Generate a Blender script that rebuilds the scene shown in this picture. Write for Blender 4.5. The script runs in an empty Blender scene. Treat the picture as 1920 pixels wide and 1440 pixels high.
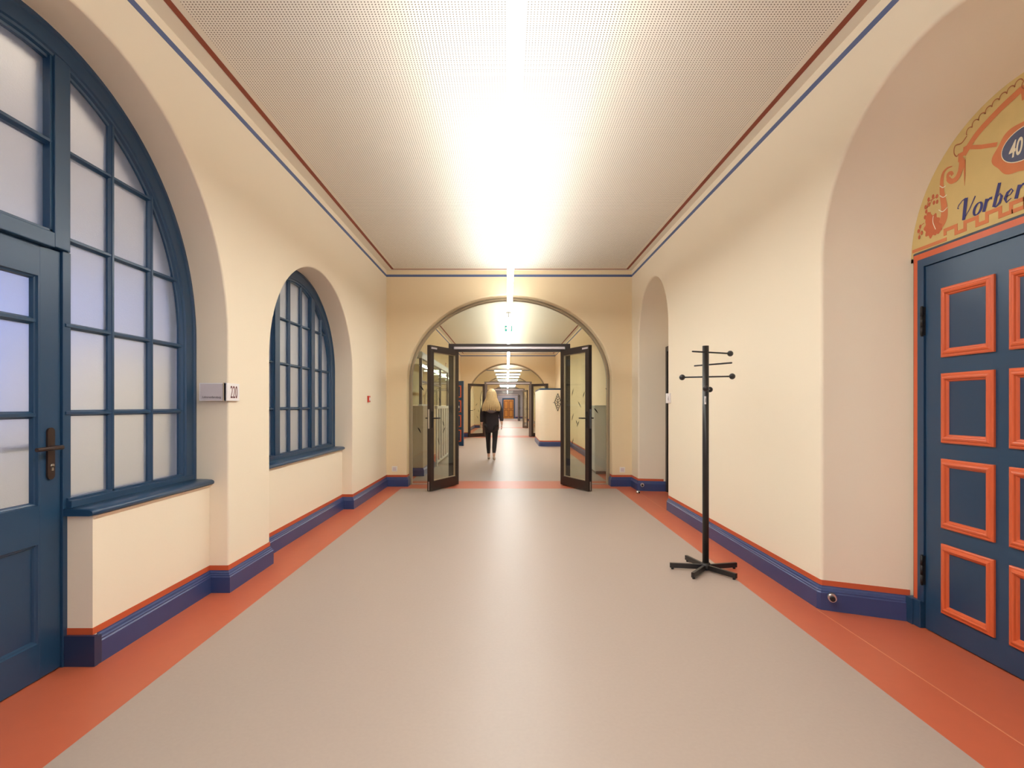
import bpy, bmesh, math, random
from mathutils import Vector, Matrix
random.seed(4)
scene = bpy.context.scene
COL = scene.collection
R = math.radians
# ---------------------------------------------------------------- camera
HC = 1.25                                   # eye height in metres
cd = bpy.data.cameras.new('camera'); cam = bpy.data.objects.new('camera', cd); COL.objects.link(cam)
cam.location = (0, 0, HC); cam.rotation_euler = (R(90), 0, 0)
cd.sensor_width = 36; cd.lens = 18.75
cd.shift_x = 9/1920; cd.shift_y = 41/1920
cd.clip_start = 0.05; cd.clip_end = 200
scene.camera = cam
# ---------------------------------------------------------------- world, exposure
w = bpy.data.worlds.new('sky'); scene.world = w; w.use_nodes = True
w.node_tree.nodes['Background'].inputs[0].default_value = (0.24, 0.38, 1.0, 1)
w.node_tree.nodes['Background'].inputs[1].default_value = 1.7
scene.view_settings.view_transform = 'Standard'; scene.view_settings.look = 'None'
scene.view_settings.gamma = 1; scene.view_settings.use_curve_mapping = False
scene.view_settings.exposure = -0.63
scene.cycles.transparent_max_bounces = 40
LAMP_DOWN, LAMP_UP = 96.0, 62.0
LAMP_COL = (0.97, 1.0, 0.975)

# ---------------------------------------------------------------- materials
def srgb(c):
    return tuple(((v/255)/12.92 if v/255 <= .04045 else ((v/255+.055)/1.055)**2.4) for v in c)
def mat(name, rgb, rough=.5, metal=0, var=.0, vscale=3.0, bump=0, bscale=200, spec=.5, coat=0):
    m = bpy.data.materials.new(name); m.use_nodes = True
    nt = m.node_tree; b = nt.nodes['Principled BSDF']
    c = srgb(rgb)
    b.inputs['Base Color'].default_value = (*c, 1)
    b.inputs['Roughness'].default_value = rough; b.inputs['Metallic'].default_value = metal
    b.inputs['Specular IOR Level'].default_value = spec; b.inputs['Coat Weight'].default_value = coat
    if var or bump:
        tc = nt.nodes.new('ShaderNodeTexCoord')
    if var:
        n = nt.nodes.new('ShaderNodeTexNoise'); n.inputs['Scale'].default_value = vscale
        n.inputs['Detail'].default_value = 5
        nt.links.new(tc.outputs['Object'], n.inputs['Vector'])
        r = nt.nodes.new('ShaderNodeMixRGB')
        r.inputs[1].default_value = (*[v*(1-var) for v in c], 1)
        r.inputs[2].default_value = (*[min(1, v*(1+var)) for v in c], 1)
        nt.links.new(n.outputs['Fac'], r.inputs[0]); nt.links.new(r.outputs[0], b.inputs['Base Color'])
    if bump:
        n2 = nt.nodes.new('ShaderNodeTexNoise'); n2.inputs['Scale'].default_value = bscale
        nt.links.new(tc.outputs['Object'], n2.inputs['Vector'])
        bp = nt.nodes.new('ShaderNodeBump'); bp.inputs['Strength'].default_value = bump
        bp.inputs['Distance'].default_value = .002
        nt.links.new(n2.outputs['Fac'], bp.inputs['Height']); nt.links.new(bp.outputs[0], b.inputs['Normal'])
    return m
def emis(name, rgb, s):
    m = bpy.data.materials.new(name); m.use_nodes = True; nt = m.node_tree
    b = nt.nodes['Principled BSDF']; b.inputs['Base Color'].default_value = (*rgb, 1)
    b.inputs['Emission Color'].default_value = (*rgb, 1); b.inputs['Emission Strength'].default_value = s
    return m
def clear_glass(name, tint=(.93, .95, .92), f=1.0):
    m = bpy.data.materials.new(name); m.use_nodes = True; nt = m.node_tree
    for n in list(nt.nodes): nt.nodes.remove(n)
    o = nt.nodes.new('ShaderNodeOutputMaterial'); t = nt.nodes.new('ShaderNodeBsdfTransparent')
    t.inputs[0].default_value = (*tint, 1); g = nt.nodes.new('ShaderNodeBsdfGlossy'); g.inputs['Roughness'].default_value = .01
    fr = nt.nodes.new('ShaderNodeFresnel'); fr.inputs[0].default_value = 1.45
    mx = nt.nodes.new('ShaderNodeMixShader')
    ge = nt.nodes.new('ShaderNodeNewGeometry'); ir = nt.nodes.new('ShaderNodeMix'); ir.inputs[2].default_value = 1.45; ir.inputs[3].default_value = 1/1.45
    nt.links.new(ge.outputs['Backfacing'], ir.inputs[0]); nt.links.new(ir.outputs[0], fr.inputs[0])
    nt.links.new(fr.outputs[0], mx.inputs[0]); nt.links.new(t.outputs[0], mx.inputs[1]); nt.links.new(g.outputs[0], mx.inputs[2])
    nt.links.new(mx.outputs[0], o.inputs[0]); return m
def frosted(name):
    m = bpy.data.materials.new(name); m.use_nodes = True; nt = m.node_tree
    b = nt.nodes['Principled BSDF']
    b.inputs['Base Color'].default_value = (.86, .90, 1.0, 1)
    b.inputs['Roughness'].default_value = .33; b.inputs['IOR'].default_value = 1.3
    b.inputs['Transmission Weight'].default_value = .85
    tc = nt.nodes.new('ShaderNodeTexCoord'); n = nt.nodes.new('ShaderNodeTexNoise'); n.inputs['Scale'].default_value = 260
    nt.links.new(tc.outputs['Object'], n.inputs['Vector'])
    bp = nt.nodes.new('ShaderNodeBump'); bp.inputs['Strength'].default_value = .5; bp.inputs['Distance'].default_value = .002
    nt.links.new(n.outputs['Fac'], bp.inputs['Height']); nt.links.new(bp.outputs[0], b.inputs['Normal'])
    return m
WALL = mat('cream_wall_paint', (242, 227, 203), .75, var=.015, vscale=1.2, bump=.12, bscale=90, spec=.25)
WALLY = mat('straw_wall_paint', (240, 218, 180), .75, var=.015, vscale=1.2, bump=.12, bscale=90, spec=.25)
WHITE_CEIL = mat('ceiling_plaster', (234, 224, 206), .8, var=.01, spec=.2)
FLOOR = mat('beige_linoleum', (166, 149, 138), .42, var=.05, vscale=60, spec=.45)
FLOOR_RED = mat('terracotta_linoleum', (184, 92, 62), .42, var=.05, vscale=14, spec=.45)
SEAM = mat('weld_seam', (205, 130, 95), .5)
NAVY = mat('navy_baseboard_paint', (50, 66, 112), .34, var=.05, vscale=8)
REDLINE = mat('rust_red_stripe', (190, 82, 42), .6)
REDCEIL = mat('dark_red_stripe', (140, 62, 38), .6)
BLUELINE = mat('blue_stripe', (88, 102, 140), .6)
BLUE = mat('petrol_blue_paint', (30, 62, 92), .34, var=.05, vscale=5, bump=.05, bscale=40)
BLUEDK = mat('petrol_blue_panel_paint', (28, 58, 88), .3, var=.04, vscale=5)
ORANGE = mat('orange_paint', (206, 92, 50), .38, var=.04, vscale=20)
BROWN = mat('dark_brown_metal', (52, 42, 38), .4, metal=.3)
BROWNM = mat('bronze_handle_metal', (62, 46, 40), .4, metal=.5)
BLACK = mat('black_powder_coat', (30, 26, 26), .42, bump=.1, bscale=400)
BLACKD = mat('black_matt', (18, 16, 16), .55)
STEEL = mat('brushed_steel', (200, 195, 188), .28, metal=1)
RAIL = mat('pale_closer_metal', (205, 195, 195), .35, metal=.3)
TAUPE = mat('taupe_frame_metal', (168, 150, 122), .45, metal=.1)
TAUPEW = mat('taupe_wall_paint', (178, 164, 138), .7)
SIGNW = mat('white_sign_plastic', (240, 234, 232), .4)
SIGNG = mat('grey_sign_insert', (205, 195, 196), .45)
INK = mat('dark_red_ink', (92, 20, 18), .5)
INKG = mat('grey_ink', (74, 66, 68), .5)
PLASTIC = mat('white_socket_plastic', (238, 230, 220), .35)
REDP = mat('red_plastic', (190, 60, 45), .4)
GREYC = mat('pale_grey_laminate', (205, 205, 195), .45)
WHITEP = mat('white_railing_paint', (225, 215, 205), .4)
YEL = mat('ochre_mural_ground', (208, 180, 118), .75, var=.10, vscale=9)
TERRA = mat('terracotta_mural_paint', (206, 122, 76), .75, var=.12, vscale=16)
TERRD = mat('brown_mural_line', (168, 100, 62), .75)
MBLUE = mat('slate_blue_mural_paint', (84, 88, 112), .7, var=.15, vscale=60)
MINK = mat('navy_mural_letters', (52, 52, 110), .7)
CREAMP = mat('cream_mural_paint', (236, 224, 196), .7)
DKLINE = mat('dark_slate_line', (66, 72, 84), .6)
WOOD = mat('orange_oak', (205, 130, 45), .45, var=.15, vscale=4)
WOODD = mat('dark_oak_line', (120, 66, 30), .5)
MAUVE = mat('mauve_grey_wall', (176, 166, 172), .75)
GLASS = clear_glass('clear_glass')
FROST = frosted('frosted_glass')
LAMP = emis('lamp_diffuser', LAMP_COL, LAMP_DOWN); LAMPU = emis('lamp_upper_diffuser', LAMP_COL, LAMP_UP); LAMPS = emis('lamp_side', LAMP_COL, 1.8)
EXITG = emis('exit_sign_green', (.0, .60, .50), 1.3)
EXITW = emis('exit_sign_white', (1, 1, 1), 1.6)
def perforated():
    m = mat('perforated_ceiling_board', (230, 219, 206), .8, spec=.2); nt = m.node_tree; b = nt.nodes['Principled BSDF']
    tc = nt.nodes.new('ShaderNodeTexCoord'); sp = nt.nodes.new('ShaderNodeSeparateXYZ'); nt.links.new(tc.outputs['Object'], sp.inputs[0])
    def mth(op, a, bb=None):
        n = nt.nodes.new('ShaderNodeMath'); n.operation = op
        for i, v in enumerate((a, bb)):
            if v is None: continue
            if isinstance(v, (int, float)): n.inputs[i].default_value = v
            else: nt.links.new(v, n.inputs[i])
        return n.outputs[0]
    sq = []
    for ax in ('X', 'Y'):
        f = mth('SUBTRACT', mth('FRACT', mth('DIVIDE', mth('ADD', sp.outputs[ax], 100), .0174)), .5)
        sq.append(mth('MULTIPLY', f, f))
    d = mth('SQRT', mth('ADD', sq[0], sq[1])); hole = mth('LESS_THAN', d, .215)
    mx = nt.nodes.new('ShaderNodeMixRGB'); nt.links.new(hole, mx.inputs[0])
    mx.inputs[1].default_value = (*srgb((240, 232, 218)), 1); mx.inputs[2].default_value = (*srgb((96, 76, 58)), 1)
    nt.links.new(mx.outputs[0], b.inputs['Base Color']); return m
PERF = perforated()

# ---------------------------------------------------------------- helpers
def tag(o, label=None, cat=None, group=None, kind=None):
    if label: o['label'] = label
    if cat: o['category'] = cat
    if group: o['group'] = group
    if kind: o['kind'] = kind
    return o
def link(name, me, parent=None):
    o = bpy.data.objects.new(name, me); COL.objects.link(o)
    if parent: o.parent = parent
    return o
def empty(name, loc=(0, 0, 0), rz=0, parent=None):
    o = link(name, None, parent); o.location = loc; o.rotation_euler = (0, 0, rz); o.empty_display_size = .05; return o
class MB:
    """collects shapes into one mesh; optional map function puts (s,z,d) coordinates into the room"""
    def __init__(s): s.bm = bmesh.new()
    def face(s, pts, smooth=False, mi=0):
        vs = [s.bm.verts.new(p) for p in pts]; f = s.bm.faces.new(vs); f.smooth = smooth; f.material_index = mi; return s
    def box(s, x0, x1, y0, y1, z0, z1, bevel=0, M=None, mi=0):
        b = bmesh.new(); bmesh.ops.create_cube(b, size=1)
        for v in b.verts: v.co = Vector(((x0+x1)/2+v.co.x*(x1-x0), (y0+y1)/2+v.co.y*(y1-y0), (z0+z1)/2+v.co.z*(z1-z0)))
        if bevel: bmesh.ops.bevel(b, geom=b.edges[:], offset=bevel, segments=2, profile=.6, affect='EDGES')
        return s.add(b, M, mi)
    def add(s, b, M=None, mi=0, smooth=False):
        if M is not None: bmesh.ops.transform(b, matrix=M, verts=b.verts[:])
        vm = {v: s.bm.verts.new(v.co) for v in b.verts}
        for f in b.faces:
            nf = s.bm.faces.new([vm[v] for v in f.verts]); nf.smooth = f.smooth or smooth; nf.material_index = mi
        b.free(); return s
    def prism(s, poly, fmap, d0, d1, mi=0):
        a = [s.bm.verts.new(fmap(u, v, d0)) for u, v in poly]; b = [s.bm.verts.new(fmap(u, v, d1)) for u, v in poly]
        s.bm.faces.new(a).material_index = mi; s.bm.faces.new(b[::-1]).material_index = mi; n = len(poly)
        for i in range(n): s.bm.faces.new([a[i], b[i], b[(i+1) % n], a[(i+1) % n]]).material_index = mi
        return s
    def loft(s, rings, closed=False, smooth=True, mi=0, caps=False):
        vr = [[s.bm.verts.new(p) for p in r] for r in rings]
        for i in range(len(vr)-1):
            n = len(vr[i])
            for j in range(n if closed else n-1):
                f = s.bm.faces.new([vr[i][j], vr[i][(j+1) % n], vr[i+1][(j+1) % n], vr[i+1][j]]); f.smooth = smooth; f.material_index = mi
        if caps:
            s.bm.faces.new(vr[0][::-1]).material_index = mi; s.bm.faces.new(vr[-1]).material_index = mi
        return s
    def tube(s, p, q, r, r2=None, n=16, mi=0, smooth=True):
        p, q = Vector(p), Vector(q); d = (q-p).normalized(); u = d.orthogonal().normalized(); v = d.cross(u)
        r2 = r if r2 is None else r2
        rg = [[c+(u*math.cos(a*2*math.pi/n)+v*math.sin(a*2*math.pi/n))*rr for a in range(n)] for c, rr in ((p, r), (q, r2))]
        return s.loft(rg, closed=True, smooth=smooth, mi=mi, caps=True)
    def sphere(s, c, r, seg=20, scale=(1, 1, 1)):
        b = bmesh.new(); bmesh.ops.create_uvsphere(b, u_segments=seg, v_segments=seg//2, radius=r)
        for v in b.verts: v.co = Vector((v.co.x*scale[0]+c[0], v.co.y*scale[1]+c[1], v.co.z*scale[2]+c[2]))
        return s.add(b, smooth=True)
    def build(s, name, mats, parent=None, fix=True):
        if fix: bmesh.ops.recalc_face_normals(s.bm, faces=s.bm.faces[:])
        me = bpy.data.meshes.new(name); s.bm.to_mesh(me); s.bm.free()
        for m in (mats if isinstance(mats, (list, tuple)) else [mats]): me.materials.append(m)
        return link(name, me, parent)
def box(name, m, x0, x1, y0, y1, z0, z1, parent=None, bevel=0):
    return MB().box(x0, x1, y0, y1, z0, z1, bevel).build(name, m, parent)

XL, XR, YE, ZC = -1.875, 1.935, 8.28, 3.35       # side walls, first end wall, ceiling
mapL = lambda s, z, d: Vector((XL-d, s, z))
mapR = lambda s, z, d: Vector((XR+d, s, z))
def mapE(Y): return lambda s, z, d: Vector((s, Y+d, z))
class Arch:
    def __init__(s, c, a, zs, b, N=56): s.c, s.a, s.zs, s.b, s.N = c, a, zs, b, N
    def grow(s, e): return Arch(s.c, s.a+e, s.zs, s.b+e, s.N)
    def out(s, base=0):
        p = [(s.c-s.a, base), (s.c-s.a, (base+s.zs)/2)]
        for i in range(s.N+1):
            t = math.pi*(1-i/s.N); p.append((s.c+s.a*math.cos(t), s.zs+s.b*math.sin(t)))
        return p+[(s.c+s.a, (base+s.zs)/2), (s.c+s.a, base)]
    def top(s, y):
        t = (y-s.c)/s.a
        return s.zs+s.b*math.sqrt(max(0, 1-t*t)) if abs(t) < 1 else 0
def wall(name, fmap, s0, s1, ops, m, rnd=.012, side=1, back=None, reveal=.3):
    """ops: list of (front Arch, last Arch, last depth). Openings run down to the floor."""
    mb = MB(); last = s0
    def faces(arch_list, d):
        last = s0
        for A in arch_list:
            o = A.out()
            mb.face([fmap(last, 0, d), fmap(o[0][0], 0, d), fmap(o[0][0], ZC, d), fmap(last, ZC, d)])
            arc = o[2:-2]
            for p, q in zip(arc[:-1], arc[1:]):
                mb.face([fmap(p[0], p[1], d), fmap(q[0], q[1], d), fmap(q[0], ZC, d), fmap(p[0], ZC, d)])
            last = o[-1][0]
        mb.face([fmap(last, 0, d), fmap(s1, 0, d), fmap(s1, ZC, d), fmap(last, ZC, d)])
    faces([A.grow(rnd) for A, B, dd in ops], 0)
    for A, B, dd in ops:
        rings = []
        for k in range(7):
            ph = math.pi/2*k/6
            rings.append([fmap(u, v, rnd*(1-math.cos(ph))) for u, v in A.grow(rnd*(1-math.sin(ph))).out()])
        B2 = B or A
        for k in (1, 2, 3):
            t = k/3
            M_ = [(a[0]+(b[0]-a[0])*t, a[1]+(b[1]-a[1])*t) for a, b in zip(A.out(), B2.out())]
            rings.append([fmap(u, v, rnd+(dd-rnd)*t) for u, v in M_])
        mb.loft(rings, smooth=True)
    if back is not None: faces([(B or A) for A, B, dd in ops], back)
    o = mb.build(name, m); bmesh_fix(o); return o
def bmesh_fix(o):
    bm = bmesh.new(); bm.from_mesh(o.data); bmesh.ops.remove_doubles(bm, verts=bm.verts[:], dist=1e-5)
    bmesh.ops.recalc_face_normals(bm, faces=bm.faces[:]); bm.to_mesh(o.data); bm.free()
def sweep(mb, path, prof, side=1, caps=True):
    """sweep an (out, z) profile along a plan polyline with mitres; side=+1: out is to the left of travel"""
    P = [Vector(p) for p in path]; rings = []
    for i, p in enumerate(P):
        ns = []
        if i > 0: d = (P[i]-P[i-1]).normalized(); ns.append(Vector((-d.y, d.x))*side)
        if i < len(P)-1: d = (P[i+1]-P[i]).normalized(); ns.append(Vector((-d.y, d.x))*side)
        n = sum(ns, Vector((0, 0))); n.normalize(); k = 1/max(.3, n.dot(ns[0]))
        rings.append([Vector((p.x+n.x*k*o, p.y+n.y*k*o, z)) for o, z in prof])
    mb.loft(rings, smooth=False)
    if caps:
        for r in (rings[0], rings[-1]): mb.face(r+[Vector((r[-1].x, r[-1].y, r[0].z))] if False else r)
    return mb
BASEP = [(-.004, 0), (.022, 0), (.022, .104), (.017, .110), (.017, .117), (.011, .122), (.009, .132), (.004, .140), (.004, .146), (-.004, .146)]
STRIPE = [(-.004, .146), (.0025, .146), (.0025, .178), (-.004, .178)]
def baseboard(name, path, side, label, cat='baseboard', spath=None):
    b = sweep(MB(), path, BASEP, side).build(name, NAVY); tag(b, label, cat, kind='structure')
    sweep(MB(), spath or path, STRIPE, side).build('painted_stripe', REDLINE, b)
    return b
def text(name, body, size, M, m, parent, sx=1, ext=.0006, shear=0, bold=0, align='LEFT'):
    cu = bpy.data.curves.new(name, 'FONT'); cu.body = body; cu.size = size; cu.extrude = ext; cu.shear = shear; cu.offset = bold
    cu.align_x = align
    t = bpy.data.objects.new(name, cu); COL.objects.link(t)
    dg = bpy.context.evaluated_depsgraph_get(); me = bpy.data.meshes.new_from_object(t.evaluated_get(dg))
    bpy.data.objects.remove(t); me.materials.clear(); me.materials.append(m)
    o = link(name, me, parent); o.matrix_local = M @ Matrix.Diagonal((sx, 1, 1, 1)); return o
def frameM(origin, facing):
    ax = {'-X': ((0, -1, 0), (0, 0, 1), (-1, 0, 0)), '+X': ((0, 1, 0), (0, 0, 1), (1, 0, 0)), '-Y': ((1, 0, 0), (0, 0, 1), (0, -1, 0))}[facing]
    M = Matrix.Identity(4)
    for c in range(3):
        for r in range(3): M[r][c] = ax[c][r]
    M.translation = Vector(origin); return M

for m_ in (EXITG, EXITW):
    m_.node_tree.nodes['Principled BSDF'].inputs['Base Color'].default_value = (.02, .02, .02, 1)
# ---------------------------------------------------------------- setting: arches and walls
AL1 = Arch(2.35, 1.235, HC+.435, 1.31)
AL2 = Arch(5.34, 1.13, HC+.395, .95)
AR1 = Arch(2.42, .86, HC+.87, .86); AR1i = Arch(2.42, .68, HC+.828, .684)
AR2 = Arch(7.145, .725, HC+.95, .76); AR2i = Arch(7.12, .67, HC+.88, .68)
AE = Arch(.035, 1.59, HC+.40, 1.32)
ys0 = -3.0
tag(wall('wall_left', mapL, ys0, YE, [(AL1, None, .34), (AL2, None, .34)], WALL, .012),
    'cream left corridor wall with two deep arched window niches', 'wall', kind='structure')
tag(wall('wall_right', mapR, ys0, YE, [(AR1, AR1i, .43), (AR2, AR2i, .43)], WALL, .022),
    'cream right corridor wall with two splayed arched door niches', 'wall', kind='structure')
def parapet(y0, y1, ztop, label):
    mb = MB(); x0 = -2.0
    mb.box(-2.16, x0, y0, y1, 0, ztop)
    return tag(mb.build('wall_parapet', WALL), label, 'wall', kind='structure')
parapet(2.573, AL1.c+AL1.a+.001, .722, 'low cream parapet under the large window beside the blue glazed door')
parapet(AL2.c-AL2.a-.001, AL2.c+AL2.a+.001, .722, 'low cream parapet under the smaller arched window')
def end_wall(name, Y, th, label, s0=XL, s1=XR, m=WALLY):
    return tag(wall(name, mapE(Y), s0, s1, [(AE, None, th)], m, .02, back=th), label, 'wall', kind='structure')
end_wall('wall_end', YE, .5, 'cream cross wall with the first big arch and its open glass doors')
end_wall('wall_end', 21.5, .5, 'cream cross wall with the second arch behind the walking person')
end_wall('wall_end', 30.3, .5, 'far cream cross wall with the third glazed arch')
end_wall('wall_end', 44.3, .5, 'most distant cross wall with the fourth arch')
rw = MB(); rw.box(XL-.5, XL+.5, ys0-.2, ys0, 0, ZC); rw.box(XR-.5, XR+.6, ys0-.2, ys0, 0, ZC); rw.box(XL+.5, XR-.5, ys0-.2, ys0, 0, .8); rw.box(XL+.5, XR-.5, ys0-.2, ys0, 2.8, ZC)
dl = bpy.data.lights.new('daylight', 'AREA'); dl.shape = 'RECTANGLE'; dl.size = 2.7; dl.size_y = 1.95; dl.energy = 18; dl.color = (.80, .90, 1)
do = bpy.data.objects.new('daylight', dl); COL.objects.link(do); do.location = (0, ys0-.05, 1.8); do.rotation_euler = (R(90), 0, 0)
tag(rw.build('wall_rear', WALL), 'cream wall closing the corridor behind the viewpoint', 'wall', kind='structure')
# back of niches
tag(box('wall_niche', WALL, XR+.43, XR+.55, ys0, YE+.5, 0, ZC), 'wall core behind the right door niches', 'wall', kind='structure')
# further corridor sides
segs = [(YE+.5, 21.5), (22.0, 30.3), (30.8, 44.3), (44.8, 53.0)]
words = ['second', 'third', 'fourth', 'last']
for (a, b), wd in zip(segs, words):
    m = WALLY if wd != 'last' else MAUVE
    tag(box('wall_left', m, XL-.1, XL, a, b, 0, ZC), f'left wall of the {wd} corridor stretch', 'wall', kind='structure')
    tag(box('wall_right', m, XR, XR+.1, a, b, 0, ZC), f'right wall of the {wd} corridor stretch', 'wall', kind='structure')
tag(box('wall_end', MAUVE, XL-.1, XR+.1, 53.0, 53.2, 0, ZC), 'mauve grey wall closing the far end behind the orange door', 'wall', kind='structure')
# room behind the frosted glazing (left), open to the sky through its outer window
rm = MB()
rm.box(-5.7, -2.18, ys0-.2, ys0, 0, ZC); rm.box(-5.7, -2.18, YE, YE+.2, 0, ZC)
rm.box(-5.8, -5.6, ys0-.2, YE+.2, 0, 1.0); rm.box(-5.8, -5.6, ys0-.2, YE+.2, 3.0, ZC)
for y in (ys0, -.6, 1.8, 4.2, 6.6): rm.box(-5.8, -5.6, y-.15, y+.15, 1.0, 3.0)
tag(rm.build('wall_outer', mat('room_wall_paint', (232, 226, 205), .8)), 'pale walls of the daylit room behind the frosted glazing', 'wall', kind='structure')
rl_ = bpy.data.lights.new('added_room_fill', 'AREA'); rl_.shape = 'RECTANGLE'; rl_.size = .15; rl_.size_y = 7; rl_.energy = 250; rl_.color = (1, .94, .82)  # unseen fill light, added to brighten the cupboards and lower frosted panes
ro = bpy.data.objects.new('added_room_fill', rl_); COL.objects.link(ro); ro.location = (-2.36, 3.4, 3.22); ro.rotation_euler = (0, R(50), 0)
cab = MB()
for k in range(3): cab.box(-5.0, -4.6, 5.32+k*.95, 6.25+k*.95, .02, 1.95, .006)
tag(cab.build('cupboard', mat('cream_cupboard', (238, 230, 208), .6)), 'row of cream cupboards blurred behind the frosted panes', 'cupboard')
# partition wall in plane of the windows above/around (jambs are in wall_left); strip closing niches between openings
mb = MB()
for a, b in ((ys0-.2, AL1.c-AL1.a), (AL1.c+AL1.a, AL2.c-AL2.a), (AL2.c+AL2.a, YE+.5)): mb.box(XL-.34, XL-.30, a, b, 0, ZC)
for A in (AL1, AL2):
    arc = A.out()[2:-2]
    for p, q in zip(arc[:-1], arc[1:]):
        mb.prism([(p[0], p[1]), (q[0], q[1]), (q[0], ZC), (p[0], ZC)], mapL, .30, .34)
tag(mb.build('wall_backing', WALL), 'rear face of the left wall towards the room behind', 'wall', kind='structure')

# floor: beige field, terracotta borders and cross bands
fx0, fx1 = -1.605, 1.65
mb = MB()
def q(x0, x1, y0, y1, mi, z=0): mb.face([(x0, y0, z), (x1, y0, z), (x1, y1, z), (x0, y1, z)], mi=mi)
bands = [(ys0-.2, 8.06), (8.87, 21.0), (22.4, 29.9), (31.2, 43.8), (45.2, 53)]
prev = None
for y0, y1 in bands:
    if prev is not None: q(-2.45, 2.5, prev, y0, 1)
    q(fx0, fx1, y0, y1, 0); q(-2.45, fx0, y0, y1, 1); q(fx1, 2.5, y0, y1, 1); prev = y1
q(-6, -2.45, ys0-.2, YE+.5, 0)
tag(mb.build('floor', [FLOOR, FLOOR_RED]), 'beige linoleum floor with terracotta red borders and cross bands', 'floor', kind='structure')
mb = MB(); mb.box(1.898, 1.904, ys0, 3.27, 0, .0008); mb.box(1.898, 1.904, 6.4, 7.85, 0, .0008)
tag(mb.build('trim_1', SEAM), 'fine pale weld seam in the terracotta floor before the panelled door', 'floor seam', kind='structure')
# ceiling
mb = MB()
px0, px1 = -1.700, 1.79
def qc(x0, x1, y0, y1, mi): mb.face([(x0, y0, ZC), (x0, y1, ZC), (x1, y1, ZC), (x1, y0, ZC)], mi=mi)
qc(px0, px1, ys0, 8.10, 0); qc(XL-.4, px0, ys0, YE+.6, 1); qc(px1, XR+.6, ys0, YE+.6, 1); qc(px0, px1, 8.10, YE+.6, 1)
qc(-6, XL-.4, ys0-.2, YE+.6, 1)
for a, b in segs: qc(XL-.1, XR+.1, a-.5, b, 1)
tag(mb.build('ceiling', [PERF, WHITE_CEIL]), 'pale ceiling with a finely perforated acoustic field', 'ceiling', kind='structure')
box('ceiling_core', WHITE_CEIL, -6, 3, ys0-.3, 54, ZC+.02, ZC+.1).parent = bpy.data.objects['ceiling']
# painted stripes
n = 2
for (a, b) in [(ys0, YE)]+segs:
    loop = [(XL, a), (XL, b), (XR, b), (XR, a)]
    s = sweep(MB(), loop, [(-.002, 3.252), (.002, 3.252), (.002, 3.288), (-.002, 3.288)], -1).build(f'trim_{n}', BLUELINE)
    tag(s, ['slate blue stripe painted round the top of the nearest walls', 'blue stripe round the walls beyond the first arch', 'blue stripe round the walls beyond the second arch', 'blue stripe round the walls beyond the third arch', 'blue stripe round the far mauve walls'][[(ys0, YE), *segs].index((a, b))], 'stripe', kind='structure'); n += 1
    l2 = [(XL+.115, a), (XL+.115, b-.09), (XR-.09, b-.09), (XR-.09, a)]
    s = sweep(MB(), l2, [(-.018, ZC+.002), (-.018, ZC-.002), (.018, ZC-.002), (.018, ZC+.002)], -1).build(f'trim_{n}', REDCEIL)
    tag(s, ['dark red stripe framing the perforated ceiling field', 'dark red ceiling stripe beyond the first arch', 'dark red ceiling stripe beyond the second arch', 'dark red ceiling stripe beyond the third arch', 'dark red ceiling stripe in the far stretch'][[(ys0, YE), *segs].index((a, b))], 'stripe', kind='structure'); n += 1

# baseboards
YP = AL1.c+AL1.a; YQ = AL2.c-AL2.a; YR = AL2.c+AL2.a; JX0 = AE.c-AE.a; JX1 = AE.c+AE.a
baseboard('baseboard_left', [(-2.0, 2.60), (-2.0, YP), (XL, YP), (XL, YQ), (-2.0, YQ), (-2.0, YR), (XL, YR), (XL, YE), (JX0, YE), (JX0, 8.47)], -1,
          'navy moulded baseboard with red stripe stepping along the left wall',
          spath=[(-2.14, 2.573), (-2.0, 2.573), (-2.0, YP), (XL, YP), (XL, YQ), (-2.0, YQ), (-2.0, YR), (XL, YR), (XL, YE), (JX0, YE), (JX0, 8.47)])
mb = MB(); mb.box(-2.14, -1.976, 2.553, 2.575, 0, .146); mb.box(-2.0, -1.976, 2.57, 2.602, 0, .140, .004)
bb = tag(mb.build('baseboard_left', mat('dark_navy_paint', (36, 48, 78), .4)), 'plain dark blue baseboard end block against the blue glazed door', 'baseboard', kind='structure')
baseboard('baseboard_left', [(XL, ys0), (XL, AL1.c-AL1.a)], -1, 'navy baseboard on the left wall behind the viewpoint')
baseboard('baseboard_right', [(2.345, 3.105), (XR+.022, AR1.c+AR1.a), (XR+.006, AR1.c+AR1.a+.007), (XR, AR1.c+AR1.a+.022), (XR, AR2.c-AR2.a-.022), (XR+.006, AR2.c-AR2.a-.007), (XR+.022, AR2.c-AR2.a)], 1,
          'navy baseboard with red stripe from the panelled door past the coat stand')
baseboard('baseboard_right', [(2.355, 7.795), (XR+.022, AR2.c+AR2.a), (XR+.006, AR2.c+AR2.a+.007), (XR, AR2.c+AR2.a+.022), (XR, YE), (JX1, YE), (JX1, 8.47)], 1,
          'navy baseboard in the far right niche and corner')
baseboard('baseboard_right', [(XR, ys0), (XR, AR1.c-AR1.a-.012), (2.34, 1.745)], 1, 'navy baseboard on the right wall behind the viewpoint')
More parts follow.
